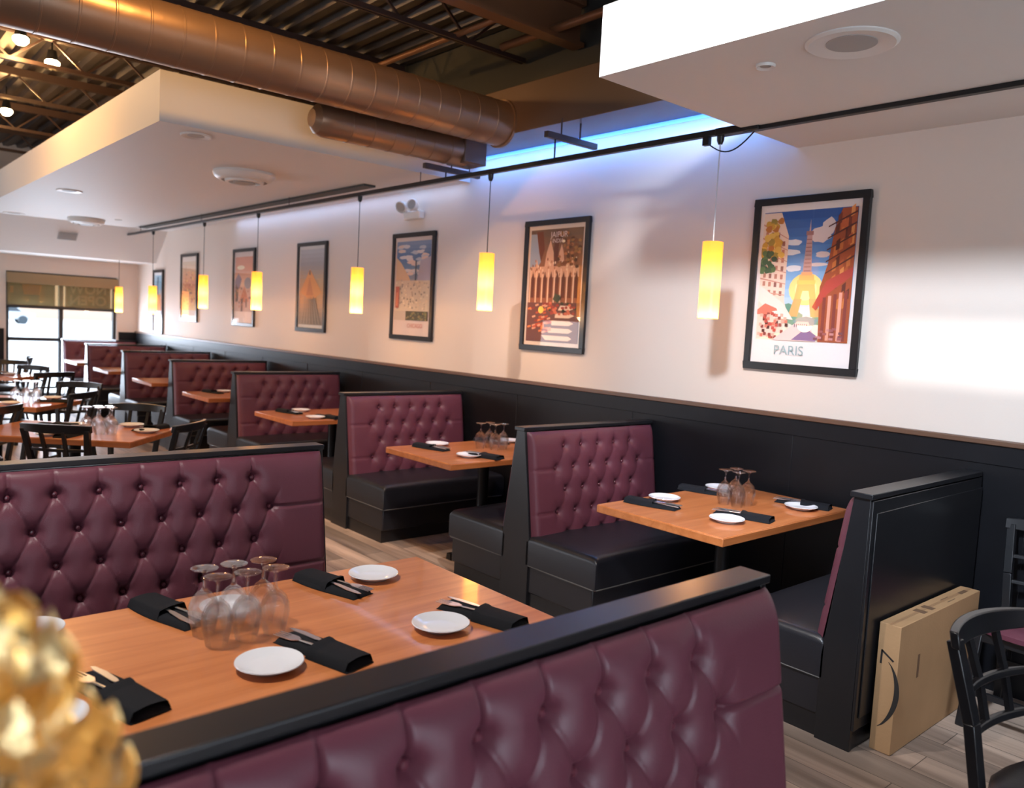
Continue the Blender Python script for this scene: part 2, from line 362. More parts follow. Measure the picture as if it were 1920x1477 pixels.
# banners outside the glass, read from the street, so mirrored from inside
def cloth(n, c):
    m = mat(n, c, .7); m.node_tree.nodes['Principled BSDF'].inputs['Transmission Weight'].default_value = 0
    nt = m.node_tree; tr = nt.nodes.new('ShaderNodeBsdfTranslucent'); tr.inputs[0].default_value = (*c, 1); mx = nt.nodes.new('ShaderNodeMixShader'); mx.inputs[0].default_value = .6
    out = [q for q in nt.nodes if q.type == 'OUTPUT_MATERIAL'][0]; nt.links.new(nt.nodes['Principled BSDF'].outputs[0], mx.inputs[1]); nt.links.new(tr.outputs[0], mx.inputs[2]); nt.links.new(mx.outputs[0], out.inputs[0]); return m
bn = cloth('banner_green', srgb(112, 116, 84)); bwh = cloth('banner_white', (1, 1, 1)); bor = cloth('banner_orange', srgb(255, 185, 70))
for k, (x0, x1) in enumerate(((-1.93, -1.25), (-1.10, -0.40))):
    w_ = x1 - x0; xc = (x0 + x1) / 2
    o = tag(empty('window_sign', (xc, YF + .155, 1.78)), 'green banner reading NOW OPEN in white, seen reversed through the far window' if k else 'green banner with an orange pot emblem at the left of the far window', 'sign')
    MB().box(-w_ / 2, w_ / 2, 0, .006, -.2, .26).build('banner', bn, o)
    b = MB()
    for (p, q, r_, t_) in ((-w_ / 2, w_ / 2, -.2, -.185), (-w_ / 2, w_ / 2, .245, .26), (-w_ / 2, -w_ / 2 + .015, -.2, .26), (w_ / 2 - .015, w_ / 2, -.2, .26)): b.box(p, q, -.004, .0, r_, t_)
    b.build('border', bwh, o)
    if k:
        rot = Matrix.Rotation(R(180), 4, 'Z') @ Matrix.Rotation(R(90), 4, 'X')
        text_mesh('OPEN', .22, 'lettering', bwh, o, Matrix.Translation((0, -.006, -.08)) @ rot, offset=.006)
        text_mesh('NOW', .22, 'lettering', bwh, o, Matrix.Translation((0, -.006, .11)) @ rot, offset=.006)
    else:
        b = MB(); b.prism([(-.11, -.02), (-.14, .14), (.14, .14), (.11, -.02)], 'y', -.008, -.004); b.box(-.16, .16, -.008, -.004, .15, .17); b.box(-.06, .06, -.008, -.004, .18, .20); b.box(-.3, -.26, -.008, -.004, .0, .1)
        b.build('pot_emblem', bor, o)
# clerestory window on the left wall and glazing behind the viewer
def simple_window(n, x0, x1, y0, y1, z0, z1, div, label):
    o = struct(empty('window_%d' % n, ((x0 + x1) / 2, (y0 + y1) / 2, z0)), label, 'window')
    lx, ly = (x1 - x0) / 2, (y1 - y0) / 2; h = z1 - z0; b = MB()
    if lx > ly:
        b.box(-lx, lx, -.04, .04, 0, .06); b.box(-lx, lx, -.04, .04, h - .06, h)
        for k in range(div + 1):
            c = -lx + .03 + (2 * lx - .06) * k / div; b.box(c - .03, c + .03, -.04, .04, 0, h)
        b.build('window_frame', M['alu'], o); MB().box(-lx, lx, -.003, .003, 0, h).build('pane', M['pane'], o)
    else:
        b.box(-.04, .04, -ly, ly, 0, .02); b.box(-.04, .04, -ly, ly, h - .02, h)
        for k in range(div + 1):
            c = -ly + .02 + (2 * ly - .04) * k / div; b.box(-.04, .04, c - .02, c + .02, 0, h)
        b.build('window_frame', M['alu'], o); MB().box(-.003, .003, -ly, ly, 0, h).build('pane', M['pane'], o)
simple_window(2, -6.3, -2.1, YB - .15, YB - .05, .55, 2.45, 3, 'wide storefront glazing behind the viewer')
simple_window(3, XL - .15, XL - .05, ys0, ys1, zs0, zs1, 1, 'small high window in the side wall')

# outside
tag(MB().box(-40, 60, YF + .3, 130, -.25, -.15).build('pavement', M['snow']), 'pale sunlit parking lot outside the far window', 'ground', kind='structure')
tag(MB().box(4, 24, 100, 108, -.15, 4.6).box(4, 24, 99.6, 100, 4.0, 4.9).build('building', M['brick']), 'low tan building across the street', 'building')
car = empty('car', (0, 0, 0), 0, 'pale silver car parked outside the far window', 'car', 'cars parked outside')
MB().prism([(-2.2, .35), (-2.2, .85), (-1.2, .95), (-.7, 1.4), (.9, 1.4), (1.5, .95), (2.2, .85), (2.2, .35)], 'y', -.85, .85).build('body', M['carp'], car, bevel=.08)
MB().prism([(-1.0, .98), (-.62, 1.34), (.82, 1.34), (1.25, .98)], 'y', -.87, .87).build('side_window', M['carb'], car)
for sx in (-1.35, 1.35):
    for sy in (-.8, .8):
        MB().lathe([(0.001, -.1), (.33, -.1), (.33, .1), (.001, .1)], 20, axis='y').build('wheel', M['carb'], car, loc=(sx, sy, .33))
car.location = (2.0, 78, -.15)
c2 = copy_tree(car); c2.location = (7.0, 74, -.15); c2['label'] = 'second silver car farther right in the lot'; car['label'] = 'pale silver car seen low in the far window'

# ------------------------------------------------------------------ booths
def tuft_mesh(L, right_margin, rows, nb, step, buttons, T=.042, res=.0105, round_=.045, bottom=.42, top=1.035):
    """tufted back facing -y; x 0..L, buttons listed for children"""
    pos = []
    for k in range(rows):
        z = .945 - .13 * k
        x = L - right_margin - (0 if k % 2 == 0 else -.075)
        while x > .16:
            pos.append((x, z)); x -= .15
    zr = .945
    xr = L - right_margin
    def base(z): return -(.036 + (1.04 - z) / .61 * .085)
    xmin = min(p[0] for p in pos); xmax = max(p[0] for p in pos)
    def h(x, z):
        a = (x - xr) / .15 + (z - zr) / .26; c = (x - xr) / .15 - (z - zr) / .26
        s = abs(math.sin(PI * a)); t = abs(math.sin(PI * c))
        inx = min(1, max(0, (x - xmin + .05) / .05)) * min(1, max(0, (xmax + .05 - x) / .05))
        da = abs(a - round(a)) / 7.7; dc = abs(c - round(c)) / 7.7
        lat = 1 - .10 * (1 - s ** .5) - .10 * (1 - t ** .5) - .10 * math.exp(-(da / .0042) ** 2) - .10 * math.exp(-(dc / .0042) ** 2)
        v = 1.0
        if z <= zr: v = 1 + (lat - 1) * inx
        else:
            u = abs(math.sin(PI * (x - xr) / .15))
            ins = inx if xmin - .02 < x < xr + .04 else 0
            dx = abs((x - xr) / .15 - round((x - xr) / .15)) * .15
            pl = 1 - .13 * (1 - u ** .45) - .20 * math.exp(-(dx / .0045) ** 2)
            blend = min(1, (z - zr) / .02)
            v = 1 + ((lat * (1 - blend) + pl * blend) - 1) * ins
        # horizontal pleats from the outer buttons to the end
        if x > xmax - .0:
            for (bx, bz) in pos:
                if abs(bx - xmax) < .01: v -= .2 * math.exp(-((z - bz) / .006) ** 2)
        if x < xmin:
            for (bx, bz) in pos:
                if abs(bx - xmin) < .01: v -= .2 * math.exp(-((z - bz) / .006) ** 2)
        dm = 9
        for (bx, bz) in pos:
            if abs(bx - x) < .09 and abs(bz - z) < .09:
                d2 = (bx - x) ** 2 + (bz - z) ** 2
                dm = min(dm, d2)
        if dm < 9: v -= .48 * math.exp(-dm / .020 ** 2) + .26 * math.exp(-dm / .045 ** 2)
        dt_ = (top - z) / .088
        if dt_ < 1: v *= .22 + .78 * math.sqrt(max(0, 1 - (1 - dt_) ** 2))
        for d in (x, L - x):
            if d < round_: v *= math.sqrt(max(0, 1 - (1 - d / round_) ** 2)) * .92 + .08 if d > 0 else .0
        return max(v, 0)
    nu = int(L / res); nv = int((top - bottom) / res)
    def fn(u, v):
        x = u * L; z = bottom + v * (top - bottom)
        return (x, base(z) - T * h(x, z), z)
    b = MB().grid(fn, nu, nv)
    # close the rim back to the frame
    return b, [(x, base(z) - T * .36, z) for (x, z) in pos if z > bottom + .03]
bmesh_btn = None
def booth(L, sides, rm=.245, back_h=1.04, step=.15, endx=True, res=.0105, T=.042, tuft_bottom=.42):
    """origin at the aisle end of the spine on the floor; x 0..L; sides: list of 'near' (-y) / 'far' (+y)"""
    root = empty('booth_bench', (0, 0, 0))
    two = len(sides) == 2
    f = lambda z: .034 + (1.04 - z) / .61 * .083
    if two: prof = [(-.12, 0), (-.118, .42), (-.034, 1.04), (.034, 1.04), (.118, .42), (.12, 0)]
    else: prof = [(0, 0), (0, 1.04), (.068, 1.04), (.15, .36), (.15, 0)]
    # end panel at x=0 and at x=L
    b = MB().prism(prof, 'x', 0, .022); b.build('end_panel', M['black'], root, bevel=.002)
    b = MB().prism(prof, 'x', L - .022, L); b.build('end_panel', M['black'], root, bevel=.002)
    if two: b = MB().prism([(-.10, .06), (-.10, .4), (-.03, 1.035), (.03, 1.035), (.10, .4), (.10, .06)], 'x', .022, L - .022)
    else: b = MB().prism([(.004, .0), (.004, 1.035), (.06, 1.035), (.13, .36), (.13, .0)], 'x', .022, L - .022)
    b.build('spine_panel', M['black'], root)
    if two: b = MB().box(-.012, L + .004 if L > 1.3 else L, -.044, .044, 1.04, 1.062)
    else: b = MB().box(-.012, L, -.012, .08, 1.04, 1.062)
    b.build('top_cap', M['black'], root, bevel=.003)
    if not two:   # framed back panel
        b = MB(); b.box(.0, L, -.012, .0, .09, 1.035); b.box(.03, L - .0, -.018, -.012, .14, .985)
        b.build('back_panel', M['black'], root, bevel=.004)
    for s in sides:
        sg = -1 if s == 'near' else 1
        tb, btn = tuft_mesh(L - .03, rm if s == 'near' else .20, 5, 0, step, None, T=T, res=res, bottom=tuft_bottom)
        if two: yo = 0
        else: yo = .034
        loc = (.015, yo, 0) if sg < 0 else (L - .015, yo, 0)
        back = tb.build('tufted_backrest', M['leather'], root, loc=loc, rot=(0, 0, 0 if sg < 0 else PI), angle=80)
        global bmesh_btn
        if bmesh_btn is None:
            bb = MB().lathe([(.0001, -.007), (.007, -.0055), (.0105, 0), (.007, .0045), (.0001, .006)], 12, axis='y')
            bmesh_btn = bb.build('button', M['leather2'], back, loc=btn[0]); btn = btn[1:]
        for p in btn:
            c = bmesh_btn.copy(); col.objects.link(c); c.parent = back; c.location = p
        y0, y1 = .10, .655
        if not two: y0, y1 = .14, .60
        ya, yb = sorted((sg * y0, sg * y1))
        # cushion with a crown and soft edges
        nx, ny = 24, 14; cb = MB()
        def cush(u, v, z0=.262, z1=.432, L=L, ya=ya, yb=yb):
            return (u * L, ya + (yb - ya) * v, 0)
        rr = .035; sh = 5
        def sup(px, py):
            ex = min(px, L - px) / rr; ey = min(py - ya, yb - py) / rr
            k = 1.0
            for e in (ex, ey):
                if e < 1: k *= math.sqrt(max(0, 1 - (1 - e) ** 2))
            crown = .012 * math.sin(PI * min(1, max(0, px / L))) ** .5 * math.sin(PI * (py - ya) / (yb - ya)) ** .5 if 0 < px < L and ya < py < yb else 0
            return k * rr + crown
        xs = [0, .003, .01, .02, .035] + [.035 + (L - .07) * i / 20 for i in range(1, 20)] + [L - .035, L - .02, L - .01, L - .003, L]
        yl = yb - ya; ys = [0, .003, .01, .02, .035] + [.035 + (yl - .07) * i / 12 for i in range(1, 12)] + [yl - .035, yl - .02, yl - .01, yl - .003, yl]
        n1 = len(xs); vs = []; fs = []
        for yy in ys:
            for xx in xs: vs.append((xx, ya + yy, .40 + sup(xx, ya + yy)))
        for yy in ys:
            for xx in xs: vs.append((xx, ya + yy, .262))
        n2 = len(ys); off = n1 * n2
        for j in range(n2 - 1):
            for i in range(n1 - 1):
                a = j * n1 + i; fs.append((a, a + 1, a + n1 + 1, a + n1)); fs.append((off + a, off + a + n1, off + a + n1 + 1, off + a + 1))
        for i in range(n1 - 1):
            fs.append((i, off + i, off + i + 1, i + 1)); a = (n2 - 1) * n1 + i; fs.append((a, a + 1, off + a + 1, off + a))
        for j in range(n2 - 1):
            a = j * n1; fs.append((a, a + n1, off + a + n1, off + a)); a = j * n1 + n1 - 1; fs.append((a, off + a, off + a + n1, a + n1))
        cb.add(vs, fs); cu = cb.build('seat_cushion', M['vinyl'], root)
        pb = MB(); yf = sg * y1
        pts = [(0.004, sg * y0, .258), (0.0, yf - sg * .02, .258), (.02, yf, .258), (L - .02, yf, .258), (L - .004, yf - sg * .02, .258)]
        pb.tube(pts, .004, 6); pb.build('piping', M['piping'], cu)
        ya2, yb2 = sorted((sg * y0, sg * (y1 - .025)))
        MB().box(.012, L - .012, ya2, yb2, .095, .255).build('seat_base', M['vinyl'], root, bevel=.008)
        ya2, yb2 = sorted((sg * y0, sg * (y1 - .05)))
        MB().box(.02, L - .01, ya2, yb2, 0, .095).build('plinth', M['black'], root)
    return root
GB = 'double sided booth benches along the poster wall'
proto = booth(1.155, ['near', 'far'])
used = [False]
DL = [(3.49, 'double sided booth bench behind the nearest wall table, burgundy tufted back and black seats'),
      (5.60, 'burgundy booth bench second in the wall row, left of the second table pedestal'),
      (7.76, 'burgundy tufted booth bench third in the wall row, seen above the foreground booth corner'),
      (9.60, 'fourth booth bench along the wall row, darker burgundy tufted back'),
      (11.48, 'fifth booth bench along the wall row, beneath the seventh amber pendant, white lit end panel'),
      (13.37, 'second booth bench from the far window, narrow burgundy back'),]
for i, (y, lb) in enumerate(DL):
    place(proto, used, (-1.20, y, 0), 0, lb, 'booth bench', GB, shallow=(i > 2))
e8 = booth(1.155, ['near']); 
# single benches (their seat faces -y): the last one stands against the far window wall
bpy.context.view_layer.update()
def single_booth(L, rm):
    return booth(L, ['far'], rm)
e = single_booth(1.155, .245)
e.location = (-1.20, 1.41, 0); tag(e, 'black single booth bench nearest the corner, plain black back toward the cardboard box', 'booth bench')
e8.location = (-1.20, 14.93, 0); tag(e8, 'last booth bench standing against the far window', 'booth bench')
# single 'near' needs mirrored frame pieces: turn its frame round
for c in kids(e8):
    if c.name.split('.')[0] in ('end_panel', 'spine_panel', 'top_cap', 'back_panel'):
        me = c.data.copy(); c.data = me
        for v in me.vertices: v.co.y = -v.co.y
        me.flip_normals()
    if c.name.startswith('tufted'): c.location.y = -.034

LA = 1.78
a = booth(LA, ['near', 'far'], rm=.335, res=.006, T=.048)
a.location = (-2.575 - LA, 3.352, 0); tag(a, 'long burgundy tufted booth bench behind the foreground table, wine glasses before it', 'booth bench', 'foreground island booths')
LB = 1.62
bb_ = booth(LB, ['near', 'far'], rm=.335, res=.005, T=.060)
bb_.location = (-2.545 - LB, 1.085, 0); tag(bb_, 'closest burgundy tufted booth bench crossing the bottom of the view, black top cap', 'booth bench', 'foreground island booths')

# ------------------------------------------------------------------ tables
def table(name, sx, sy, h=.76, peds=1, round_base=True):
    t = empty(name)
    th = .042
    b = MB().box(-sx / 2 + .003, sx / 2 - .003, -sy / 2 + .003, sy / 2 - .003, h - .004, h); b.build('table_top', M['table'], t, bevel=.002)
    b = MB().box(-sx / 2, sx / 2, -sy / 2, sy / 2, h - th, h - .003); b.build('wood_edge', M['edge'], t, bevel=.004)
    for k in range(peds):
        px = 0 if peds == 1 else (-1 + 2 * k) * sx * .3
        b = MB().lathe([(.0001, h - th), (.11, h - th), (.11, h - th - .015), (.045, h - th - .03), (.040, h - th - .05), (.040, .06), (.05, .045), (.05, .02)], 24, (px, 0, 0)); b.build('pedestal', M['blackmetal'], t)
        b = MB()
        for ang in (0, PI / 2):
            l = .27 if ang == 0 else .25
            dx, dy = math.cos(ang) * l, math.sin(ang) * l
            b.prism([(-.03, .0), (.03, .0), (.022, .045), (-.022, .045)], 'y', -.26, .26) if ang else b.prism([(-.03, .0), (.03, .0), (.022, .045), (-.022, .045)], 'x', -.28, .28)
        b2 = b.build('pedestal_base', M['blackmetal'], t, loc=(px, 0, 0), bevel=.004)
    return t
TY = [2.38, 4.40, 6.62, 8.51, 10.31, 12.15, 13.85]
tl = ['wood topped booth table nearest the corner set with four plates and a glass cluster',
      'second wood booth table from the corner, four goblets at its wall side',
      'third booth table from the corner, two plates at its aisle end',
      'fourth booth table from the corner with a bare orange wood edge',
      'fifth booth table from the corner with a glare white aisle edge',
      'sixth booth table from the corner with a glare white aisle edge',
      'booth table nearest the far window, small glare white edge']
pt = table('booth_table', 1.17, .763); used = [False]
for y, lb in zip(TY, tl): place(pt, used, (-.72, y, 0), 0, lb, 'table', 'booth tables along the wall')
ft = table('booth_table', 1.62, .79, peds=2); ft.location = (-2.62 - .81, 2.072, 0)
tag(ft, 'large glossy orange wood table in the foreground booth, set for six', 'table')

# ------------------------------------------------------------------ table settings
def plate_proto(r=.085):
    pr = [(.0001, .004), (.045, .004), (.05, .0), (.054, .004), (r - .004, .016), (r, .0185), (r - .001, .0205), (r - .006, .0195), (.058, .009), (.04, .0075), (.0001, .0075)]
    return MB().lathe(pr, 48).build('plate', M['china'], angle=60)
def goblet():
    # upside down: rim at z=0, foot on top
    H = .186
    outer = [(.029, 0), (.033, .02), (.0385, .045), (.041, .065), (.039, .085), (.031, .105), (.019, .118), (.0085, .126), (.0055, .135), (.0048, .150), (.0052, .168), (.009, .177), (.024, .182), (.0355, .1845), (.0365, .186), (.03, .188), (.0001, .187)]
    inner = [(.0001, .115), (.012, .1135), (.024, .105), (.035, .088), (.0385, .065), (.0365, .045), (.0315, .02), (.0278, 0)]
    return MB().lathe(inner[::1] + outer, 36).build('wine_glass', M['glass'], angle=70)
def napkin():
    # folded black pouch, length along y
    L2, W2 = .145, .048
    def top(u, v):
        y = -L2 + 2 * L2 * v; x = (-W2 + 2 * W2 * u)
        w = 1 + .08 * math.sin(v * 5)
        z = .012 + .005 * math.sin(PI * u) + .003 * math.sin(7 * v + 2) * math.sin(PI * u)
        e = min(u, 1 - u, v * 2, (1 - v) * 2) / .1
        if e < 1: z *= math.sqrt(max(0, 1 - (1 - e) ** 2)) * .9 + .1
        return (x * w + .006 * math.sin(v * 3), y, max(z, .001))
    b = MB().grid(top, 12, 26)
    b.grid(lambda u, v: (top(u, v)[0], top(u, v)[1], 0.0), 12, 26)
    o = b.build('napkin', M['linen'], angle=80)
    # folded flap: band over lower half
    def fl(u, v):
        y = -L2 + .005 + (L2 * 1.05) * v; x = (-W2 - .002 + 2 * (W2 + .002) * u)
        z = .021 + .007 * math.sin(PI * u) * (1 - .3 * v) + (.004 if v > .9 else 0)
        e = min(u, 1 - u) / .08
        if e < 1: z *= math.sqrt(max(0, 1 - (1 - e) ** 2)) * .95 + .05
        return (x + .01 * v * (u - .5), y + .02 * (u - .5) * v, z)
    MB().grid(fl, 10, 12).build('folded_flap', M['linen'], o, angle=80)
    return o
def fork():
    b = MB(); z = .0
    def st(u, v):
        y = -.075 + .115 * v; w = .0035 + .003 * (1 - v) ** 2
        return ((-w + 2 * w * u), y, z + .0015 * math.sin(PI * u))
    b.grid(st, 4, 10)
    pts = [(-.0045, .04), (.0045, .04), (.0115, .055), (.0125, .075), (-.0125, .075), (-.0115, .055)]
    b.prism(pts, 'z', z, z + .0018)
    for k in range(4):
        x = -.0105 + k * .007; b.prism([(x - .0017, .074), (x + .0017, .074), (x + .001, .115), (x - .001, .115)], 'z', z + .0, z + .0018)
    o = b.build('fork', M['steel']); o.data.transform(Matrix.Diagonal((1.25, 1.15, 1.3, 1))); return o
def knife():
    b = MB(); b.prism([(-.005, -.08), (.005, -.08), (.004, .01), (.0065, .02), (.0085, .07), (.004, .112), (-.002, .12), (-.006, .10), (-.006, .02), (-.004, .01)], 'z', 0, .0018)
    o = b.build('knife', M['steel'], bevel=.0004); o.data.transform(Matrix.Diagonal((1.25, 1.15, 1.3, 1))); return o
P_, N_, G_, F_, K_ = plate_proto(), napkin(), goblet(), fork(), knife()
uP, uN, uG, uF, uK = [False], [False], [False], [False], [False]
ZT = .7605
def setting(px, py, nx, ny, nrot, where, plate=True, nap=True, cut=True, pr=0):
    if plate: place(P_, uP, (px, py, ZT), pr, 'small white plate ' + where, 'plate', 'white bread plates')
    if nap:
        place(N_, uN, (nx, ny, ZT), nrot, 'folded black napkin ' + where, 'napkin', 'folded black napkins')
        if cut:
            c, s = math.cos(nrot), math.sin(nrot)
            for (P2, u2, nm, dx, dy, rr) in ((F_, uF, 'fork', -.014, .022, .06), (K_, uK, 'knife', .017, .018, -.06)):
                o = place(P2, u2, (nx + c * dx - s * dy, ny + s * dx + c * dy, ZT + .0215), nrot + rr, 'steel %s in the napkin ' % nm + where, nm, 'cutlery in the napkins')
                o.rotation_euler = (R(-1.5), 0, nrot + rr)
# foreground table: near side (toward the closest booth) and far side
setting(-2.971, 1.829, -2.812, 1.835, R(14), 'at the right near corner of the foreground table')
setting(-3.486, 1.850, -3.335, 1.862, R(14), "at the foreground table's near middle, beside the glasses")
setting(-3.985, 1.850, -3.832, 1.895, R(14), "at the foreground table's near left by the gold leaves")
setting(-2.894, 2.329, -3.056, 2.318, R(194), 'at the far right corner of the foreground table')
setting(-3.414, 2.288, -3.567, 2.345, R(194), "on the foreground table's far side behind the goblets")
setting(-3.915, 2.391, -4.06, 2.36, R(194), 'at the far left of the foreground table, mostly hidden by gold', cut=False)
def glasses(pts, where, names):
    for (x, y), n in zip(pts, names):
        place(G_, uG, (x, y, ZT), 0, 'upturned stemmed glass, %s %s' % (n, where), 'wine glass', 'upturned wine glasses')
n6 = ['back left', 'back middle', 'back right', 'front right', 'front left', 'front middle']
glasses([(-3.541, 2.151), (-3.459, 2.150), (-3.376, 2.143), (-3.378, 2.058), (-3.538, 2.063), (-3.458, 2.060)], 'of six on the foreground table', n6)
# booth table nearest the corner
setting(-.891, 2.653, -1.06, 2.60, R(194), 'at the aisle end of the nearest wall table, far side')
setting(-.344, 2.677, -.497, 2.68, R(194), 'at the wall end of the nearest wall table')
setting(-1.01, 2.18, -.850, 2.19, R(14), 'at the front corner of the nearest wall table')
setting(-.385, 2.142, -.285, 2.185, R(14), 'beside the black bench at the nearest wall table')
glasses([(-.673, 2.428), (-.578, 2.425), (-.581, 2.345), (-.668, 2.35)], 'of four on the nearest wall table', ['back left', 'back right', 'front right', 'front left'])
# second
setting(-.923, 4.695, -1.05, 4.59, R(194), 'far side of the second wall table')
setting(-1.02, 4.20, -.925, 4.16, R(14), 'near side of the second wall table')
setting(-.295, 4.622, -.45, 4.65, R(194), 'wall end of the second wall table')
glasses([(-.72, 4.452), (-.63, 4.46), (-.662, 4.36), (-.575, 4.37)], 'of four on the second wall table', ['back left', 'back right', 'front left', 'front right'])
setting(-.911, 6.878, -1.06, 6.80, R(194), 'far side of the third wall table')
setting(-1.03, 6.36, -.90, 6.38, R(14), 'near side of the third wall table', cut=False)
glasses([(-.62, 6.55), (-.54, 6.5)], 'peeking past the bench on the third wall table', ['left', 'right'])
setting(-.90, 8.75, -1.04, 8.70, R(194), 'far side of the fourth wall table', cut=False)
glasses([(-.75, 10.35), (-.68, 10.30)], 'on the fifth wall table', ['left', 'right'])

# ------------------------------------------------------------------ chairs
def chair(seat_m, grid=True):
    # sitter faces +y ; back posts at y=-.2
    t = empty('dining_chair'); bm_ = M['black']
    ps = []
    for k in range(20):
        a_ = 2 * PI * k / 20; ca, sa = math.cos(a_), math.sin(a_)
        ps.append((.215 * math.copysign(abs(ca) ** .75, ca), .205 * math.copysign(abs(sa) ** .75, sa)))
    b = MB(); n = len(ps)
    lay = [(.93, .425), (1, .432), (1, .452), (.93, .466), (.6, .474), (0.001, .476)]
    vs = [(x * s, y * s + .01, z) for (s, z) in lay for (x, y) in ps]; fs = [(i * n + k, i * n + (k + 1) % n, (i + 1) * n + (k + 1) % n, (i + 1) * n + k) for i in range(len(lay) - 1) for k in range(n)]
    fs.append(tuple(range(n))[::-1]); b.add(vs, fs); b.build('seat', seat_m, t)
    b = MB().box(-.18, .18, -.17, .18, .385, .428); b.build('seat_frame', bm_, t, bevel=.006)
    for sx in (-1, 1):
        b = MB().bar((sx * .165, .165, .42), (sx * .19, .205, 0), .036, .036, up=(0, 1, 0)); b.build('leg', bm_, t, bevel=.004)
        # rear leg flows into the back post
        pts = [(sx * .185, -.25, 0), (sx * .172, -.195, .25), (sx * .17, -.18, .44), (sx * .185, -.205, .62), (sx * .205, -.262, .84)]
        b = MB()
        for p, q in zip(pts[:-1], pts[1:]): b.bar(p, q, .036, .032, up=(0, 1, 0))
        b.build('leg', bm_, t, bevel=.003)
    def crv(z, w, depth, yc, h, th, name, nseg=14):
        bb = MB(); vs = []; fs = []
        for i in range(nseg + 1):
            u = -1 + 2 * i / nseg; x = u * w; y = yc - depth * (1 - u * u)
            hh = h * (1 - .25 * u * u)
            for (dy, dz) in ((-th / 2, -hh / 2), (th / 2, -hh / 2), (th / 2, hh / 2), (-th / 2, hh / 2)): vs.append((x, y + dy - dz * .22, z + dz))
        for i in range(nseg):
            for k in range(4):
                k2 = (k + 1) % 4; fs.append((i * 4 + k, i * 4 + k2, (i + 1) * 4 + k2, (i + 1) * 4 + k))
        fs.append((0, 1, 2, 3)); fs.append(tuple(nseg * 4 + k for k in (3, 2, 1, 0)))
        bb.add(vs, fs); bb.build(name, bm_, t, bevel=.004)
    crv(.845, .228, .055, -.25, .062, .026, 'crest_rail')
    crv(.70, .192, .035, -.222, .022, .018, 'back_rail'); crv(.585, .186, .028, -.20, .022, .018, 'back_rail')
    for sx in (-1, 1):
        pts = [(sx * .066, -.228, .585), (sx * .068, -.256, .70), (sx * .072, -.302, .83)]
        b = MB()
        for p, q in zip(pts[:-1], pts[1:]): b.bar(p, q, .022, .016, up=(0, 1, 0))
        b.build('back_slat', bm_, t)
    for (p, q) in (((-.178, .19, .16), (.178, .19, .16)), ((-.178, -.2, .2), (.178, -.2, .2)), ((-.178, -.2, .14), (-.182, .19, .14)), ((.178, -.2, .14), (.182, .19, .14))):
        MB().bar(p, q, .018, .026).build('stretcher', bm_, t)
    return t
cm = chair(M['leather']); uc = [False]
cb_ = chair(M['vinyl']); ub = [False]
place(cb_, ub, (-1.79, .514, 0), R(170.2), 'black wooden chair with curved crest rail at the right edge, nearest the viewer', 'chair', 'black window back dining chairs')
place(cm, uc, (-.34, 1.035, 0), R(90), 'black ladder back chair with burgundy seat in front of the cardboard box', 'chair', 'black window back dining chairs')
A41 = math.atan2(.66, .75)
e1 = Vector((-.75, .66, 0)).normalized(); n1 = Vector((.66, .75, 0)).normalized()
def face(v): return math.atan2(v.y, v.x) - PI / 2
isl = []
def put_chair(mid, fdir, label):
    f = Vector(fdir).normalized(); p = Vector((mid[0], mid[1], 0)) + f * .30
    place(cb_, ub, p, face(f), label, 'chair', 'black window back dining chairs')
it = table('dining_table', 1.15, .76); used = [False]
def put_table(corner, label, lx=1.15, ly=.76):
    c = Vector((*corner, 0)) + e1 * lx / 2 + n1 * ly / 2
    place(it, used, c, math.atan2(-e1.y, -e1.x), label, 'table', 'wood dining tables in the middle of the room')
    return c
c1 = put_table((-2.766, 5.57), 'wood dining table set cornerwise behind the foreground booth, goblets at its centre')
c2_ = put_table((-2.914, 7.684), 'second wood dining table toward the far window with a glass cluster')
c3 = put_table((-2.55, 10.75), 'third wood dining table farthest toward the window')
put_chair((-3.19, 5.74), n1, 'black chair with its back toward the viewer, left above the foreground booth')
put_chair((-2.35, 6.80), -n1, 'black chair on the far side of the cornerwise dining table')
put_chair((-2.33, 5.60), e1 + Vector((0, .1, 0)), 'black chair at the right end of the cornerwise dining table')
put_chair((-3.24, 6.87), e1, 'black chair between the first and second dining tables at the left edge')
put_chair((-2.48, 7.83), e1, 'black chair at the right end of the second dining table')
put_chair((-2.30, 8.85), -n1, 'black chair on the far side of the second dining table')
put_chair((-2.26, 10.12), Vector((-.3, 1, 0)), 'black chair near side of the third dining table')
put_chair((-2.26, 11.2), Vector((-.7, -.5, 0)), 'black chair turned at the right end of the third dining table')
put_chair((-2.40, 12.2), Vector((-.2, -1, 0)), 'black chair beyond the third dining table')
put_chair((-1.98, 13.0), Vector((-1, .15, 0)), 'black chair seen side on below the far window')
put_chair((-2.75, 12.9), Vector((0, -1, 0)), 'black chair at the left edge under the far window')
setting(-2.543, 5.976, -2.47, 6.12, R(120), 'on the right corner of the cornerwise dining table', cut=False)
setting(-2.549, 6.31, -2.62, 6.22, R(40), 'far side of the cornerwise dining table', nap=False)
setting(-2.90, 6.45, -3.0, 6.5, R(40), 'far left of the cornerwise dining table', cut=False)
setting(-3.15, 6.05, -3.02, 6.0, R(-40), 'near side of the cornerwise dining table', cut=False)
n4 = ['left', 'right', 'front', 'rear', 'middle']
glasses([(-2.92, 6.03), (-2.85, 5.97), (-2.78, 5.95), (-2.84, 6.06), (-2.77, 6.04)], 'of the cluster on the cornerwise dining table', n4)
glasses([(-2.99, 8.15), (-2.92, 8.09), (-2.85, 8.05), (-2.90, 8.17), (-2.83, 8.13)], 'of the cluster on the second dining table', n4)
setting(-2.66, 8.35, -2.7, 8.1, R(60), 'right corner of the second dining table', cut=False)
setting(-3.05, 7.98, -3.1, 8.3, R(60), 'near side of the second dining table', cut=False)
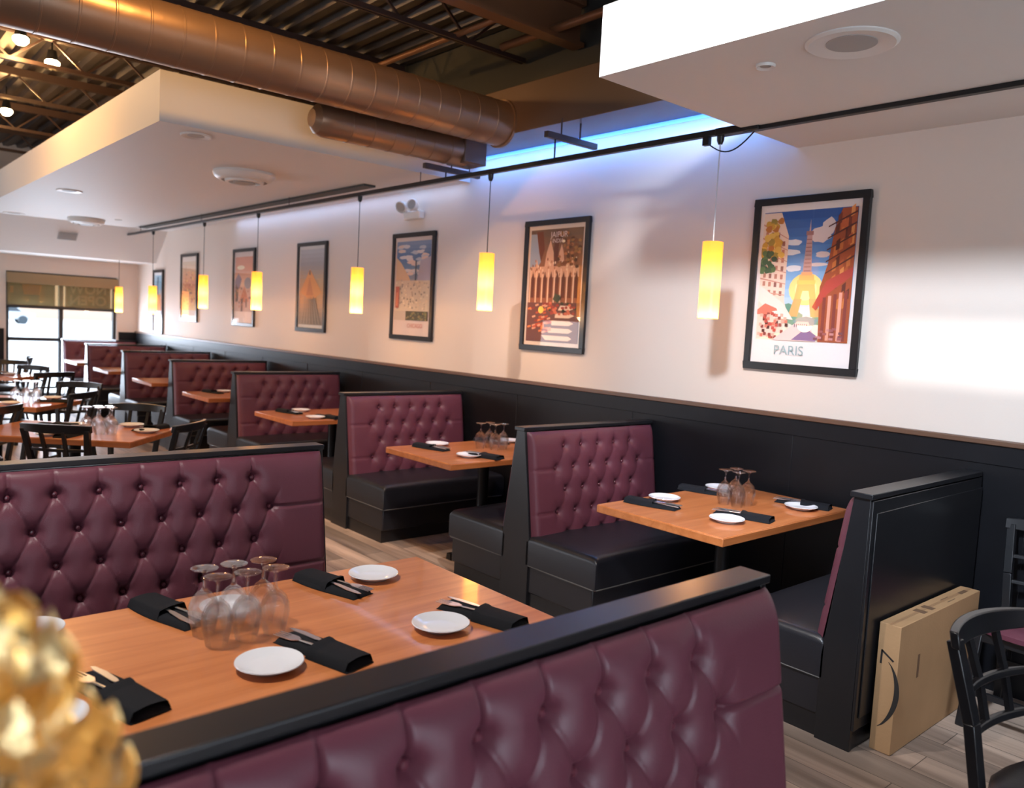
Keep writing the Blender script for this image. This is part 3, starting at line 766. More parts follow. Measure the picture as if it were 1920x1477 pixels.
glasses([(-2.86, 11.05), (-2.78, 11.0)], 'on the third dining table', ['left', 'right'])
setting(-2.55, 11.15, -2.7, 11.3, R(60), 'on the third dining table', cut=False)

# ------------------------------------------------------------------ cardboard box
bx = tag(empty('cardboard_box', (-1.09, 1.293, 0)), 'tall flat cardboard box with a black curved arrow leaning on the black bench back', 'box')
MB().box(0, .84, 0, .085, 0.002, .534).build('carton', M['card'], bx, bevel=.002)
b = MB()
sm = []
for k in range(25):
    u = k / 24; z = .105 + .275 * u
    c_ = .020 + .052 * (1 - (2 * u - 1) ** 2) ** .8       # toward the near edge (y small)
    w = .002 + .0085 * math.sin(PI * min(1, u * 1.02)) ** .8
    yb_ = .085 - c_ - .006 - .022 * u
    sm.append((yb_ - w, yb_ + w, z))
vs = []; fs = []
for (y0, y1, z) in sm: vs += [(-.0012, y0, z), (-.0012, y1, z)]
for k in range(24): fs.append((2 * k, 2 * k + 1, 2 * k + 3, 2 * k + 2))
b.add(vs, fs)
def stroke(p, q, w):
    p = Vector((-.0012, *p)); q = Vector((-.0012, *q)); b.bar(p, q, w, .0006, up=(1, 0, 0))
stroke((.066, .424), (.068, .366), .0075); stroke((.068, .422), (.018, .388), .0075)
b.build('curved_arrow', M['ink'], bx)
b = MB()
for (x0, x1) in ((.26, .30), (.34, .38)): b.box(x0, x1, .018, .066, .5341, .5348)
b.box(.52, .60, .02, .024, .5341, .5348); b.box(.52, .60, .05, .054, .5341, .5348); b.box(.7, .78, .03, .05, .5341, .5346)
b.build('top_print', M['inkb'], bx)
MB().box(.0, .84, .036, .05, .5338, .5344).build('tape', M['tape'], bx)
b = MB().box(.19, .21, -.0008, .001, .28, .38); b.build('label_mark', M['inkb'], bx)

# ------------------------------------------------------------------ posters
def poster(ypos, w, z0, z1, polys, texts, label, fw_=.042):
    """ypos = right edge y (smaller y). local: u across from left(high y) to right, v up"""
    h = z1 - z0
    t = empty('framed_poster', (-.026, ypos + w / 2, z0), 0, label, 'poster', 'framed posters on the long wall')
    b = MB(); f = fw_
    b.box(-.004, .024, -w / 2, w / 2, 0, f); b.box(-.004, .024, -w / 2, w / 2, h - f, h); b.box(-.004, .024, -w / 2, -w / 2 + f, f, h - f); b.box(-.004, .024, w / 2 - f, w / 2, f, h - f)
    b.build('frame', M['black'], t, bevel=.003)
    iw, ih = w - 2 * f, h - 2 * f
    mats = []; b = MB(); y_ = lambda u: w / 2 - f - u * iw; z_ = lambda v: f + v * ih
    for k, (colr, pts) in enumerate(polys):
        m = flat(srgb(*colr))
        if m not in mats: mats.append(m)
        b.cur = mats.index(m); xx = .0125 - .009 * k / len(polys)
        b.add([(xx, y_(u), z_(v)) for (u, v) in pts], [tuple(range(len(pts)))])
    me = bpy.data.meshes.new('print'); me.from_pydata(b.v, [], b.f)
    for m in mats: me.materials.append(m)
    if len(mats) > 1: me.polygons.foreach_set('material_index', b.m)
    me.update(); o = bpy.data.objects.new('print', me); col.objects.link(o); o.parent = t
    MB().box(.013, .022, -w / 2 + f - .002, w / 2 - f + .002, f - .002, h - f + .002).build('backing', M['white'], t)
    MB().box(.0008, .0022, -w / 2 + f, w / 2 - f, f, h - f).build('glass', M['pglass'], t)
    rot = Matrix(((0, 0, -1, 0), (-1, 0, 0, 0), (0, 1, 0, 0), (0, 0, 0, 1)))
    for (s, size, u, v, c) in texts:
        text_mesh(s, size, 'lettering', flat(srgb(*c)), t, Matrix.Translation((.0030, y_(u), z_(v))) @ rot, extrude=.0002)
    return t
def rect(u0, u1, v0, v1): return [(u0, v0), (u1, v0), (u1, v1), (u0, v1)]
def ell(cu, cv, ru, rv, n=14, j=0.0, rnd=random.Random(3)): return [(cu + ru * math.cos(2 * PI * k / n) * (1 + j * (rnd.random() - .5)), cv + rv * math.sin(2 * PI * k / n) * (1 + j * (rnd.random() - .5))) for k in range(n)]
rnd = random.Random(11)
def clip(p): return (min(.965, max(.035, p[0])), min(.965, max(.03, p[1])))
def sky(v0, v1, cols_, u0=.04, u1=.96):
    n = len(cols_); r = []
    for k in range(n * 3):
        t = k / (n * 3 - 1); i = min(n - 2, int(t * (n - 1))); f = t * (n - 1) - i
        c = tuple(cols_[i][q] * (1 - f) + cols_[i + 1][q] * f for q in range(3))
        r.append((c, rect(u0, u1, v1 - (v1 - v0) * (k + 1) / (n * 3), v1 - (v1 - v0) * k / (n * 3))))
    return r
# 1: tower between street facades
p1 = [((236, 228, 226), rect(0, 1, 0, 1))] + sky(.15, .955, [(38, 88, 165), (70, 130, 205), (120, 175, 225), (190, 215, 235), (245, 235, 205)])
for (cu, cv, ru, rv) in ((.63, .80, .10, .05), (.70, .85, .06, .05), (.36, .76, .08, .02), (.34, .70, .10, .018), (.66, .68, .07, .02), (.62, .62, .09, .012), (.38, .60, .08, .02)): p1.append(((226, 214, 214) if cu > .5 else (232, 240, 248), [clip(p) for p in ell(cu, cv, ru, rv, 14, .3)]))
p1.append(((250, 225, 140), ell(.52, .47, .17, .10, 18))); p1.append(((255, 240, 170), ell(.52, .47, .11, .07, 18)))
for (cu, cv, ru, rv, c) in ((.36, .33, .09, .05, (95, 150, 130)), (.42, .29, .10, .04, (120, 165, 140)), (.68, .29, .08, .04, (140, 170, 130)), (.55, .27, .12, .03, (130, 160, 165))): p1.append((c, [clip(p) for p in ell(cu, cv, ru, rv, 12, .3)]))
# tower
p1 += [((196, 160, 160), [(.475, .56), (.495, .80), (.545, .80), (.565, .56)]), ((170, 120, 115), rect(.485, .555, .80, .825)), ((210, 180, 175), [(.512, .825), (.52, .90), (.528, .825)]),
       ((232, 190, 110), [(.41, .40), (.45, .56), (.59, .56), (.63, .40), (.57, .40), (.55, .46), (.49, .46), (.47, .40)]), ((245, 205, 110), rect(.43, .61, .50, .525)), ((222, 175, 110), [(.36, .30), (.41, .41), (.49, .41), (.455, .30)]), ((222, 175, 110), [(.59, .30), (.56, .41), (.63, .41), (.69, .30)]), ((235, 170, 120), rect(.465, .575, .555, .575))]
for k in range(9): p1.append(((150, 105, 105), rect(.487 + .001 * k, .553 - .001 * k, .58 + .024 * k, .585 + .024 * k)))
# left facade
p1.append(((238, 215, 198), [(.04, .15), (.04, .95), (.22, .95), (.31, .80), (.31, .40), (.36, .30), (.30, .20)]))
for k in range(9):
    for j in range(4):
        u = .07 + j * .06; v = .44 + k * .052 - j * .004
        if u > .28 or v > .92 - j * .05: continue
        p1.append(((190, 130, 110) if (k + j) % 3 else (150, 100, 90), rect(u, u + .028, v, v + .03)))
for k in range(6): p1.append(((205, 150, 130), [(.04, .45 + .085 * k), (.31, .43 + .07 * k), (.31, .435 + .07 * k), (.04, .46 + .085 * k)]))
for _ in range(34):
    cu, cv = .05 + rnd.random() * .20, .68 + rnd.random() * .22; p1.append((rnd.choice([(205, 160, 60), (225, 190, 90), (190, 120, 50), (160, 140, 60)]), [clip(p) for p in ell(cu, cv, .035, .022, 8, .5)]))
for _ in range(26):
    cu, cv = .05 + rnd.random() * .13, .58 + rnd.random() * .12; p1.append((rnd.choice([(60, 95, 70), (85, 120, 80), (45, 80, 65)]), [clip(p) for p in ell(cu, cv, .03, .018, 8, .5)]))
# right facade
p1.append(((165, 80, 45), [(.96, .15), (.96, .95), (.82, .95), (.76, .83), (.72, .62), (.66, .48), (.68, .15)]))
for k in range(30):
    v = .30 + rnd.random() * .6; u = .75 + rnd.random() * .17; p1.append((rnd.choice([(205, 120, 60), (120, 50, 30), (225, 150, 85), (95, 40, 30), (190, 95, 50)]), [(u, v), (u + .035, v + .012), (u + .035, v + .075), (u, v + .055)]))
for k in range(5): p1.append(((90, 40, 35), [(.70, .56 + k * .07), (.96, .66 + k * .065), (.96, .672 + k * .065), (.70, .568 + k * .07)]))
p1.append(((185, 70, 60), [(.60, .36), (.72, .52), (.96, .60), (.96, .55), (.74, .44), (.64, .34)]))
for k in range(5): p1.append(((225, 160, 140) if k % 2 else (130, 55, 50), rect(.70 + k * .05, .73 + k * .05, .16, .42 + k * .01)))
# awnings and cafe on the left, street
p1.append(((240, 225, 215), [(.04, .50), (.31, .38), (.42, .28), (.20, .30), (.04, .40)]))
p1.append(((222, 120, 100), [(.04, .34), (.12, .38), (.24, .35), (.28, .31), (.04, .31)]))
p1.append(((240, 228, 220), [(.20, .33), (.30, .34), (.42, .28), (.22, .29)]))
for _ in range(46):
    u, v = .05 + rnd.random() * .30, .155 + rnd.random() * .15; p1.append((rnd.choice([(150, 70, 60), (215, 125, 105), (90, 45, 40), (235, 180, 160), (190, 80, 70)]), rect(u, u + .03, v, v + .02)))
p1.append(((232, 205, 200), [(.22, .15), (.47, .27), (.58, .27), (.66, .15)])); p1.append(((140, 110, 150), [(.42, .155), (.56, .23), (.68, .18), (.66, .152)]))
for _ in range(16):
    u, v = .60 + rnd.random() * .30, .155 + rnd.random() * .07; p1.append((rnd.choice([(160, 90, 95), (120, 70, 80), (200, 140, 140)]), rect(u, u + .04, v, v + .014)))
for k in range(7): p1.append(((110, 90, 110), rect(.44 + k * .02, .448 + k * .02, .235, .255)))
# 2: arcade of domes, warm night
p2 = [((225, 205, 190), rect(0, 1, 0, 1))] + sky(.035, .965, [(120, 90, 70), (150, 95, 60), (165, 105, 70), (150, 80, 50), (120, 60, 50)])
p2.append(((160, 170, 185), [(.04, .66), (.04, .93), (.22, .93), (.24, .70), (.14, .62)]))
for (u, w_, b_, t_) in ((.40, .09, .66, .88), (.60, .055, .70, .84), (.72, .03, .66, .80), (.80, .03, .62, .75), (.17, .03, .62, .72)): p2.append(((226, 178, 145), [(u - w_, b_), (u - w_ * .7, b_ + (t_ - b_) * .5), (u, t_), (u + w_ * .7, b_ + (t_ - b_) * .5), (u + w_, b_)]))
p2.append(((120, 60, 30), [(.14, .95), (.26, .95), (.30, .80), (.24, .70), (.20, .78)])); p2.append(((110, 55, 30), [(.50, .95), (.56, .95), (.54, .70), (.48, .64), (.46, .80)]))
p2.append(((222, 170, 135), rect(.06, .92, .57, .66)))
for k in range(8):
    u = .06 + k * .11; p2.append(((105, 50, 30), [(u + .02, .40), (u + .02, .55), (u + .05, .62), (u + .08, .55), (u + .08, .40)])); p2.append(((240, 200, 165), rect(u - .01, u + .014, .36, .64)))
for _ in range(40):
    u, v = .06 + rnd.random() * .8, .58 + rnd.random() * .14; p2.append((rnd.choice([(245, 215, 180), (190, 120, 80), (150, 85, 55)]), rect(u, u + .02, v, v + .02)))
for _ in range(60):
    u, v = .55 + rnd.random() * .38, .64 + rnd.random() * .3; p2.append((rnd.choice([(100, 60, 30), (165, 115, 60), (135, 80, 45), (190, 120, 70)]), ell(u, v, .03, .014, 7, .5)))
p2.append(((110, 65, 60), rect(.04, .96, .035, .36)))
for k in range(5):
    v = .05 + k * .062; p2.append(((232, 205, 180), [(.40 + k * .05, v), (.80, v), (.86 + .01 * k, v + .02), (.80, v + .038), (.32 + k * .08, v + .04)]))
for _ in range(60):
    u, v = .06 + rnd.random() * .42, .10 + rnd.random() * .24; p2.append((rnd.choice([(190, 80, 45), (235, 130, 70), (150, 55, 40), (220, 160, 130)]), [(u, v), (u + .06, v + .01), (u + .05, v + .025), (u - .01, v + .015)]))
for _ in range(24):
    u, v = .45 + rnd.random() * .45, .26 + rnd.random() * .1; p2.append((rnd.choice([(165, 60, 45), (210, 110, 80), (60, 60, 40)]), ell(u, v, .03, .012, 7, .5)))
p2 += [((70, 75, 50), ell(.57, .40, .06, .035, 9, .5)), ((255, 205, 90), ell(.30, .30, .05, .03)), ((255, 240, 200), ell(.64, .86, .03, .012))]
# 3: blue sky, cream city
p3 = [((214, 196, 190), rect(0, 1, 0, 1))] + sky(.5, .96, [(120, 140, 175), (70, 105, 155), (90, 125, 165), (170, 160, 165)])
for _ in range(26):
    u, v = .08 + rnd.random() * .8, .62 + rnd.random() * .32; p3.append((rnd.choice([(205, 200, 205), (180, 185, 200), (215, 190, 180)]), [clip(p) for p in ell(u, v, .10, .018, 10, .6)]))
p3.append(((205, 170, 135), [(.04, .5), (.04, .80), (.18, .74), (.40, .60), (.50, .5)])); p3.append(((60, 75, 95), rect(.56, .60, .48, .76))); p3.append(((170, 165, 185), [(.6, .5), (.7, .76), (.96, .80), (.96, .5)]))
p3.append(((205, 190, 168), rect(.04, .96, .25, .56)))
for _ in range(120):
    u, v = .05 + rnd.random() * .86, .26 + rnd.random() * .30; p3.append((rnd.choice([(225, 210, 185), (180, 165, 145), (150, 140, 130), (215, 195, 165)]), rect(u, u + .035, v, v + .018)))
p3 += [((175, 85, 65), rect(.06, .16, .28, .50)), ((210, 130, 90), rect(.08, .13, .30, .44)), ((70, 65, 40), rect(.36, .95, .155, .25)), ((190, 175, 160), rect(.04, .36, .155, .25))]
for _ in range(40):
    u, v = .37 + rnd.random() * .54, .16 + rnd.random() * .08; p3.append((rnd.choice([(100, 105, 60), (50, 50, 30), (140, 120, 70)]), ell(u, v, .025, .01, 6, .4)))
# 4: golden peak
p4 = [((205, 205, 205), rect(0, 1, 0, 1))] + sky(.04, .96, [(175, 180, 190), (150, 148, 155), (190, 165, 130), (215, 165, 105), (180, 150, 120), (135, 125, 115)])
p4 += [((226, 160, 85), [(.08, .44), (.44, .72), (.90, .44), (.60, .34), (.40, .36)]), ((205, 140, 75), [(.32, .40), (.44, .62), (.60, .40)]), ((120, 90, 60), rect(.41, .47, .65, .70))]
for k in range(14):
    u = .12 + k * .06; p4.append(((110, 98, 84) if k % 2 else (165, 150, 130), [(u, .05), (u + .02, .05), (.46 + (u - .46) * .5, .36 + .05 * rnd.random()), (.45 + (u - .46) * .5, .34)]))
# 5: hazy orange skyline with river
p5 = [((222, 205, 200), rect(0, 1, 0, 1))] + sky(.16, .93, [(205, 140, 115), (215, 150, 115), (225, 195, 165), (210, 175, 160), (190, 160, 150)])
p5 += [((130, 115, 135), [(.05, .60), (.22, .70), (.40, .62), (.30, .50), (.05, .44)]), ((150, 150, 160), ell(.72, .56, .18, .08)), ((90, 75, 65), [(.08, .30), (.10, .56), (.24, .48), (.22, .30)]), ((200, 135, 100), [(.3, .3), (.55, .52), (.8, .3)]), ((95, 70, 60), rect(.38, .48, .16, .34)), ((110, 80, 65), rect(.62, .70, .22, .34)), ((235, 225, 195), ell(.35, .78, .2, .03))]
for _ in range(26):
    u, v = .07 + rnd.random() * .8, .2 + rnd.random() * .3; p5.append((rnd.choice([(180, 120, 95), (215, 160, 130), (120, 95, 90)]), rect(u, u + .05, v, v + .03)))
# 6: orange town
p6 = [((226, 215, 205), rect(0, 1, 0, 1))] + sky(.14, .92, [(215, 195, 170), (220, 165, 125), (205, 130, 85), (230, 170, 90), (225, 190, 120)])
for _ in range(70):
    u, v = .08 + rnd.random() * .78, .2 + rnd.random() * .55; p6.append((rnd.choice([(200, 120, 75), (225, 160, 110), (150, 95, 75), (235, 190, 130), (240, 200, 90)]), rect(u, u + .06, v, v + .03)))
# 7: teal and orange
p7 = [((225, 230, 235), rect(0, 1, 0, 1))] + sky(.35, .95, [(150, 190, 210), (120, 160, 185), (225, 180, 165), (235, 150, 110)])
p7 += [((90, 125, 150), rect(.38, .55, .60, .92)), ((225, 150, 60), rect(.1, .8, .36, .62))]
pl = [(2.083, p1, [('PARIS', .078, .40, .085, (150, 175, 178))], 'framed Paris poster with a lit lattice tower between street facades, largest at right'),
      (4.161, p2, [('JAIPUR', .062, .56, .915, (240, 215, 200)), ('INDIA', .045, .54, .865, (240, 215, 200))], 'framed brown orange poster of pale domes and arcades, second from the right'),
      (6.102, p3, [('CHICAGO', .055, .62, .10, (200, 130, 120))], 'framed blue sky city poster under the emergency light'),
      (8.152, p4, [], 'framed grey poster with a golden peak, fourth from the right'),
      (10.06, p5, [], 'framed poster of a hazy orange skyline, beside the fourth pendant'),
      (12.09, p6, [], 'framed narrow orange town poster, beside the fifth pendant')]
for (y, pp, tx, lb) in pl: poster(y, .709, 1.467, 2.484, pp, tx, lb)
poster(13.62, .50, 1.23, 2.27, p7, [], 'framed pale blue and orange poster nearest the far corner')

# ------------------------------------------------------------------ track, pendants
tr = tag(empty('light_track', (-.552, 8.3, 2.765)), 'long black lighting track hung along the poster wall', 'track')
MB().box(-.018, .018, 2.55 - 8.3, 14.15 - 8.3, -.012, .02).build('rail', M['blackmetal'], tr, bevel=.002)
MB().box(-.018, .018, -2.6 - 8.3, 2.55 - 8.3, -.022, .0).build('rail', M['blackmetal'], tr, bevel=.002)
MB().box(-.03, .03, 2.45 - 8.3, 2.72 - 8.3, -.02, .02).build('connector', M['blackmetal'], tr, bevel=.004)
MB().tube([(0, 5.6 - 8.3, .02), (0, 5.6 - 8.3, .1)], .004, 6).build('hanger_rod', M['joist'], tr)
for yy in (8.0, 10.5, 13.0): MB().tube([(0, yy - 8.3, .02), (0, yy - 8.3, .103)], .004, 6).build('hanger_rod', M['joist'], tr)
pend = [(2.70, 2.170, 1.748, 'near right, white cord and swag, beside the Paris poster'), (4.688, 2.175, 1.754, 'second from the right, left of the brown arcade poster'),
        (6.558, 2.107, 1.694, 'third from the right, left of the city poster'), (8.760, 2.105, 1.682, 'fourth from the right, before the hazy skyline poster'),
        (10.388, 2.091, 1.672, 'fifth from the right, before the orange town poster'), (12.40, 1.964, 1.560, 'sixth from the right, before the poster nearest the corner'),
        (14.10, 1.953, 1.548, 'farthest, at the end of the track before the far window')]
cordw = mat('white_cord', (.6, .6, .62), .5)
for i, (y, zt, zb, wh) in enumerate(pend):
    H2 = zt - zb; zk = 2.752
    p = empty('pendant_lamp', (-.552, y, zb), 0, 'amber glass cylinder pendant lamp %s' % wh, 'pendant lamp', 'amber pendant lamps on the track')
    r_ = .057
    MB().lathe([(r_ - .0035, .001), (r_ - .003, -.001), (r_, 0), (r_, H2), (r_ - .003, H2 + .001), (r_ - .0035, H2 - .001)], 40).build('glass_shade', M['shade'], p)
    MB().lathe([(.0001, -.04), (.013, -.03), (.017, 0), (.013, .03), (.0001, .035)], 14, (0, 0, H2 * .62)).build('bulb', M['bulb2'], p)
    MB().lathe([(.0001, .03), (.016, .03), (.016, .10), (.0001, .10)], 14, (0, 0, H2 * .62)).build('socket', M['blackmetal'], p)
    b = MB().box(-r_ + .003, r_ - .003, -.004, .004, H2 - .012, H2 - .006); b.build('crossbar', M['blackmetal'], p)
    MB().tube([(0, 0, H2 * .62 + .09), (0, 0, zk - zb - .04)], .0035, 6).build('cord', cordw if i == 0 else M['blackmetal'], p)
    MB().lathe([(.0001, -.05), (.012, -.05), (.02, -.03), (.022, .0), (.0001, .002)], 16, (0, 0, zk - zb)).build('track_adapter', M['blackmetal'], p)
    if i == 0:
        pts = [(0, .09 - .30 * u, zk - zb - .03 - .075 * math.sin(PI * u) + .02 * u) for u in [k / 12 for k in range(13)]]
        MB().tube(pts, .004, 6).build('swag_cord', M['blackmetal'], p)
        MB().box(-.014, .014, .07, .11, zk - zb - .045, zk - zb).build('track_adapter', M['blackmetal'], p)
    light('pendant_bulb_light', 'POINT', (-.552, y, zb + H2 * .46), .9, (1.0, .80, .50), shadow_soft_size=.018)
    light('pendant_down_light', 'POINT', (-.552, y, zb + .005), 5.0, (1.0, .66, .36), shadow_soft_size=.045)
# struts and hangers
for k, (y, x0, x1, lb) in enumerate(((4.02, -.64, -.16, 'short brown channel strut under the brown boxed beam, nearer one'), (5.25, -.76, -.22, 'short brown channel strut by the soffit corner'))):
    s = empty('channel_strut', (0, y, 2.93 if k == 0 else 2.845), 0, lb, 'strut', 'channel struts holding the track')
    MB().box(x0, x1, -.02, .02, -.02, .02).build('channel', M['joist'], s, bevel=.003)
    for xx in (-.50, -.32): MB().tube([(xx, 0, .0), (xx, 0, .13 if k == 0 else .215)], .006, 6).build('threaded_rod', M['joist'], s)
    MB().tube([(-.552, 0, -.142 if k == 0 else -.058), (-.552, 0, 0)], .006, 6).build('threaded_rod', M['blackmetal'], s)
# blue led in the gap above the wall
led = empty('led_strip', (-.015, 4.1, 3.045), 0, 'glowing blue light strip tucked between the brown beam and the wall', 'light strip')
MB().box(-.012, .012, -1.45, 1.45, -.008, .012).build('strip', M['sky_led'], led)
bl_ = light('blue_strip_light', 'AREA', (-.10, 4.1, 3.03), 15, (.14, .36, 1.0), shape='RECTANGLE', size=.05, size_y=2.9); bl_.rotation_euler = (0, R(-16), 0)
bl_ = light('blue_strip_light', 'AREA', (-.10, 8.2, 2.865), 8, (.40, .58, 1.0), shape='RECTANGLE', size=.05, size_y=5.0); bl_.rotation_euler = (0, R(-16), 0)  # extra area light for the wall under the far soffit
lx = empty('led_strip', (-.10, 8.2, 2.866), 0, 'added slim pale strip under the far soffit, standing in for an unseen light', 'light strip')  # added strip to carry the extra area light, does not glow itself
MB().box(-.012, .012, -2.5, 2.5, -.0, .004).build('strip', M['white'], lx)

# ------------------------------------------------------------------ ceiling fixtures
def ring(x, y, z, r, lab, grille=.55, name='ceiling_speaker', h=.012):
    o = empty(name, (x, y, z), 0, lab, 'ceiling speaker' if name == 'ceiling_speaker' else 'detector', 'round ceiling fittings')
    MB().lathe([(r * grille, -h * .3), (r * .93, -h), (r, -h * .4), (r, 0), (r * grille, 0)], 40).build('trim_ring', M['white'], o)
    MB().lathe([(.0001, -h * .5), (r * grille, -h * .5), (r * grille, 0), (.0001, 0)], 32).build('grille', M['grille'], o)
ring(-1.40, 1.545, 2.765, .165, 'round ceiling speaker in the near white soffit')
ring(-1.375, 1.92, 2.765, .04, 'small round cap in the near white soffit', name='smoke_detector')
ring(-2.27, 5.88, 2.87, .105, 'round ceiling speaker near the front edge of the far soffit')
ring(-2.185, 9.94, 2.87, .13, 'flush round fitting midway along the far soffit')
ring(-2.15, 13.3, 2.87, .14, 'flush round fitting at the left far end of the soffit')
ring(-1.0, 12.5, 2.87, .05, 'tiny round cap near the far end of the soffit', name='smoke_detector')
for (x, y, r_, lb) in ((-1.43, 7.05, .26, 'large round stepped air diffuser on the far soffit, nearer one'), (-1.32, 12.9, .24, 'round air diffuser at the far end of the soffit')):
    o = empty('air_diffuser', (x, y, 2.87), 0, lb, 'air diffuser', 'round air diffusers')
    MB().lathe([(r_, 0), (r_ * 1.02, -.02), (r_ * .95, -.05), (r_ * .80, -.075), (r_ * .74, -.075), (r_ * .76, -.04), (r_ * .7, 0)], 40).build('outer_ring', M['white'], o)
    MB().lathe([(r_ * .66, -.04), (r_ * .62, -.085), (r_ * .52, -.09), (r_ * .50, -.04)], 36).build('middle_ring', M['white'], o)
    MB().lathe([(.0001, -.075), (r_ * .30, -.095), (r_ * .36, -.09), (r_ * .34, -.03), (.0001, -.03)], 32).build('centre_cone', M['grille'], o)
    MB().lathe([(.0001, -.01), (r_ * .74, -.01), (r_ * .74, -.002), (.0001, -.002)], 32).build('throat', M['dark'], o)
o = empty('wall_vent', (-1.38, 13.70, 2.66), 0, 'small rectangular vent on the sloping bulkhead', 'vent')
b = MB(); b.box(-.13, .13, -.006, 0, -.075, .075)
for k in range(7): b.box(-.115, .115, -.012, -.005, -.062 + k * .019, -.054 + k * .019)
v_ = b.build('vent_grille', M['grille'], o); v_.rotation_euler = (R(48.3), 0, 0); o.location = (-1.38, 13.735, 2.655)
# emergency light
o = empty('emergency_light', (-.0, 6.46, 2.60), 0, 'white twin head emergency light above the city poster', 'emergency light')
MB().box(-.06, 0, -.14, .14, 0, .08).build('housing', M['white'], o, bevel=.012)
for k, sy in enumerate((-.085, .10)):
    hd = MB().lathe([(.0001, -.05), (.035, -.045), (.055, 0), (.058, .02), (.05, .028), (.04, .012), (.0001, .01)], 24, axis='z').build('lamp_head', M['white'], o, loc=(-.10, sy, .12), rot=(R(20), R(-115 if k else -80), 0))
    MB().lathe([(.0001, .0), (.044, .0), (.044, .006), (.0001, .006)], 20, axis='z').build('lens', M['grille'], hd, loc=(0, 0, .014))
    MB().tube([(-.04, sy, .07), (-.09, sy, .11)], .012, 8).build('swivel', M['white'], o)

# ------------------------------------------------------------------ ducts and steel
o = empty('spiral_duct', (-.42, 4.75, 3.145), 0, 'large brown spiral duct crossing the ceiling from the left', 'duct')
Rd = .163; x = 0; 
b = MB(); prof = []
t_ = 0.0
while t_ < 7.3:
    prof += [(Rd, -t_), (Rd, -t_ - .155), (Rd + .0022, -t_ - .158), (Rd + .0022, -t_ - .166)]; t_ += .17
b.lathe(prof, 48, axis='x'); b.build('duct_body', M['duct'], o, angle=25)
MB().lathe([(Rd, -.02), (Rd + .012, -.02), (Rd + .012, 0), (Rd, 0)], 40, axis='x').build('collar', M['duct'], o)
o = empty('spiral_duct', (-.42, 5.18, 2.99), 0, 'short brown round duct stub beneath the large duct', 'duct')
b = MB(); prof = [(.0001, -1.33), (.06, -1.325), (.10, -1.29), (.115, -1.24)]; t_ = 1.2
while t_ > .05:
    prof += [(.115, -t_), (.115, -t_ + .14), (.118, -t_ + .143), (.118, -t_ + .15)]; t_ -= .17
b.lathe(prof, 32, axis='x'); b.build('duct_body', M['duct'], o, angle=25)
MB().box(-.10, .12, -.12, .12, -.10, .12).build('take_off', M['duct2'], o, bevel=.01)
def joist(y, lab, zb=3.72, zt=4.0, x0=-7.9, x1=-.05):
    o = empty('roof_joist', (0, y, zb), 0, lab, 'joist', 'open web roof joists')
    b = MB(); b.box(x0, x1, -.028, -.008, 0, .035); b.box(x0, x1, .008, .028, 0, .035); b.build('bottom_chord', M['joist'], o)
    b = MB(); b.box(x0, x1, -.028, -.008, zt - zb - .035, zt - zb + .045); b.box(x0, x1, .008, .028, zt - zb - .035, zt - zb + .045); b.build('top_chord', M['joist'], o)
    b = MB(); x = x0 + .1; up_ = True
    while x < x1 - .35:
        b.bar((x, 0, .02 if up_ else zt - zb), (x + .3, 0, zt - zb if up_ else .02), .018, .018); x += .3; up_ = not up_
    b.build('web', M['joist'], o)
for y, lb in ((4.97, 'steel roof joist just above the spiral duct'), (1.3, 'steel roof joist over the near soffit'), (3.1, 'steel roof joist right of the brown pipes'), (6.7, 'steel roof joist second behind the spiral duct'), (8.37, 'dark steel roof joist above the far soffit edge, by the first spotlight'), (9.95, 'dark steel roof joist farther left behind the first spotlight'), (11.7, 'dark steel roof joist behind the lower spotlight'), (13.4, 'dark steel roof joist nearest the far wall')):
    joist(y, lb)
tag(MB().box(-7.9, -.05, 4.30, 4.42, 3.70, 3.73).box(-7.9, -.05, 4.35, 4.37, 3.73, 4.03).box(-7.9, -.05, 4.30, 4.42, 3.99, 4.03).build('steel_beam', M['pipe'].copy()), 'wide reddish brown steel beam crossing above the duct', 'beam')
tag(MB().tube([(-.72, 4.50, 3.76), (-.72, 6.1, 3.76)], .022, 10).build('ceiling_pipe', M['pipe']), 'copper brown pipe ending above the spiral duct', 'pipe')
tag(MB().tube([(-.33, 2.0, 3.76), (-.33, 4.9, 3.76)], .03, 10).build('ceiling_pipe', M['pipe']), 'thicker copper brown pipe running toward the near soffit', 'pipe')
tag(MB().box(-1.9, -1.5, 3.2, 4.1, 3.75, 3.99).build('exhaust_box', M['dark']), 'dark hanging equipment box under the deck', 'equipment')
# spot heads
for k, (x, y, z, lb) in enumerate(((-2.62, 8.62, 3.86, 'glowing round spotlight under the deck, right one'), (-2.62, 10.9, 3.80, 'glowing round spotlight under the deck, lower left one'), (-2.95, 8.15, 3.88, 'glowing round spotlight at the upper left edge beside the duct'))):
    o = empty('spotlight', (x, y, z), 0, lb, 'spotlight', 'glowing spotlights under the deck')
    MB().lathe([(.0001, .09), (.035, .09), (.045, .03), (.052, -.02), (.048, -.02), (.04, .0)], 20).build('lamp_housing', M['blackmetal'], o)
    MB().lathe([(.0001, -.075), (.035, -.066), (.062, -.035), (.062, -.012), (.046, .004), (.0001, .006)], 20).build('lamp_lens', M['bulb'], o)
    MB().tube([(0, 0, .08), (0, 0, 4.05 - z)], .008, 6).build('stem', M['blackmetal'], o)
    light('warm_spot_bulb', 'POINT', (x, y, z - .11), 30, (1.0, .52, .18), shadow_soft_size=.05)

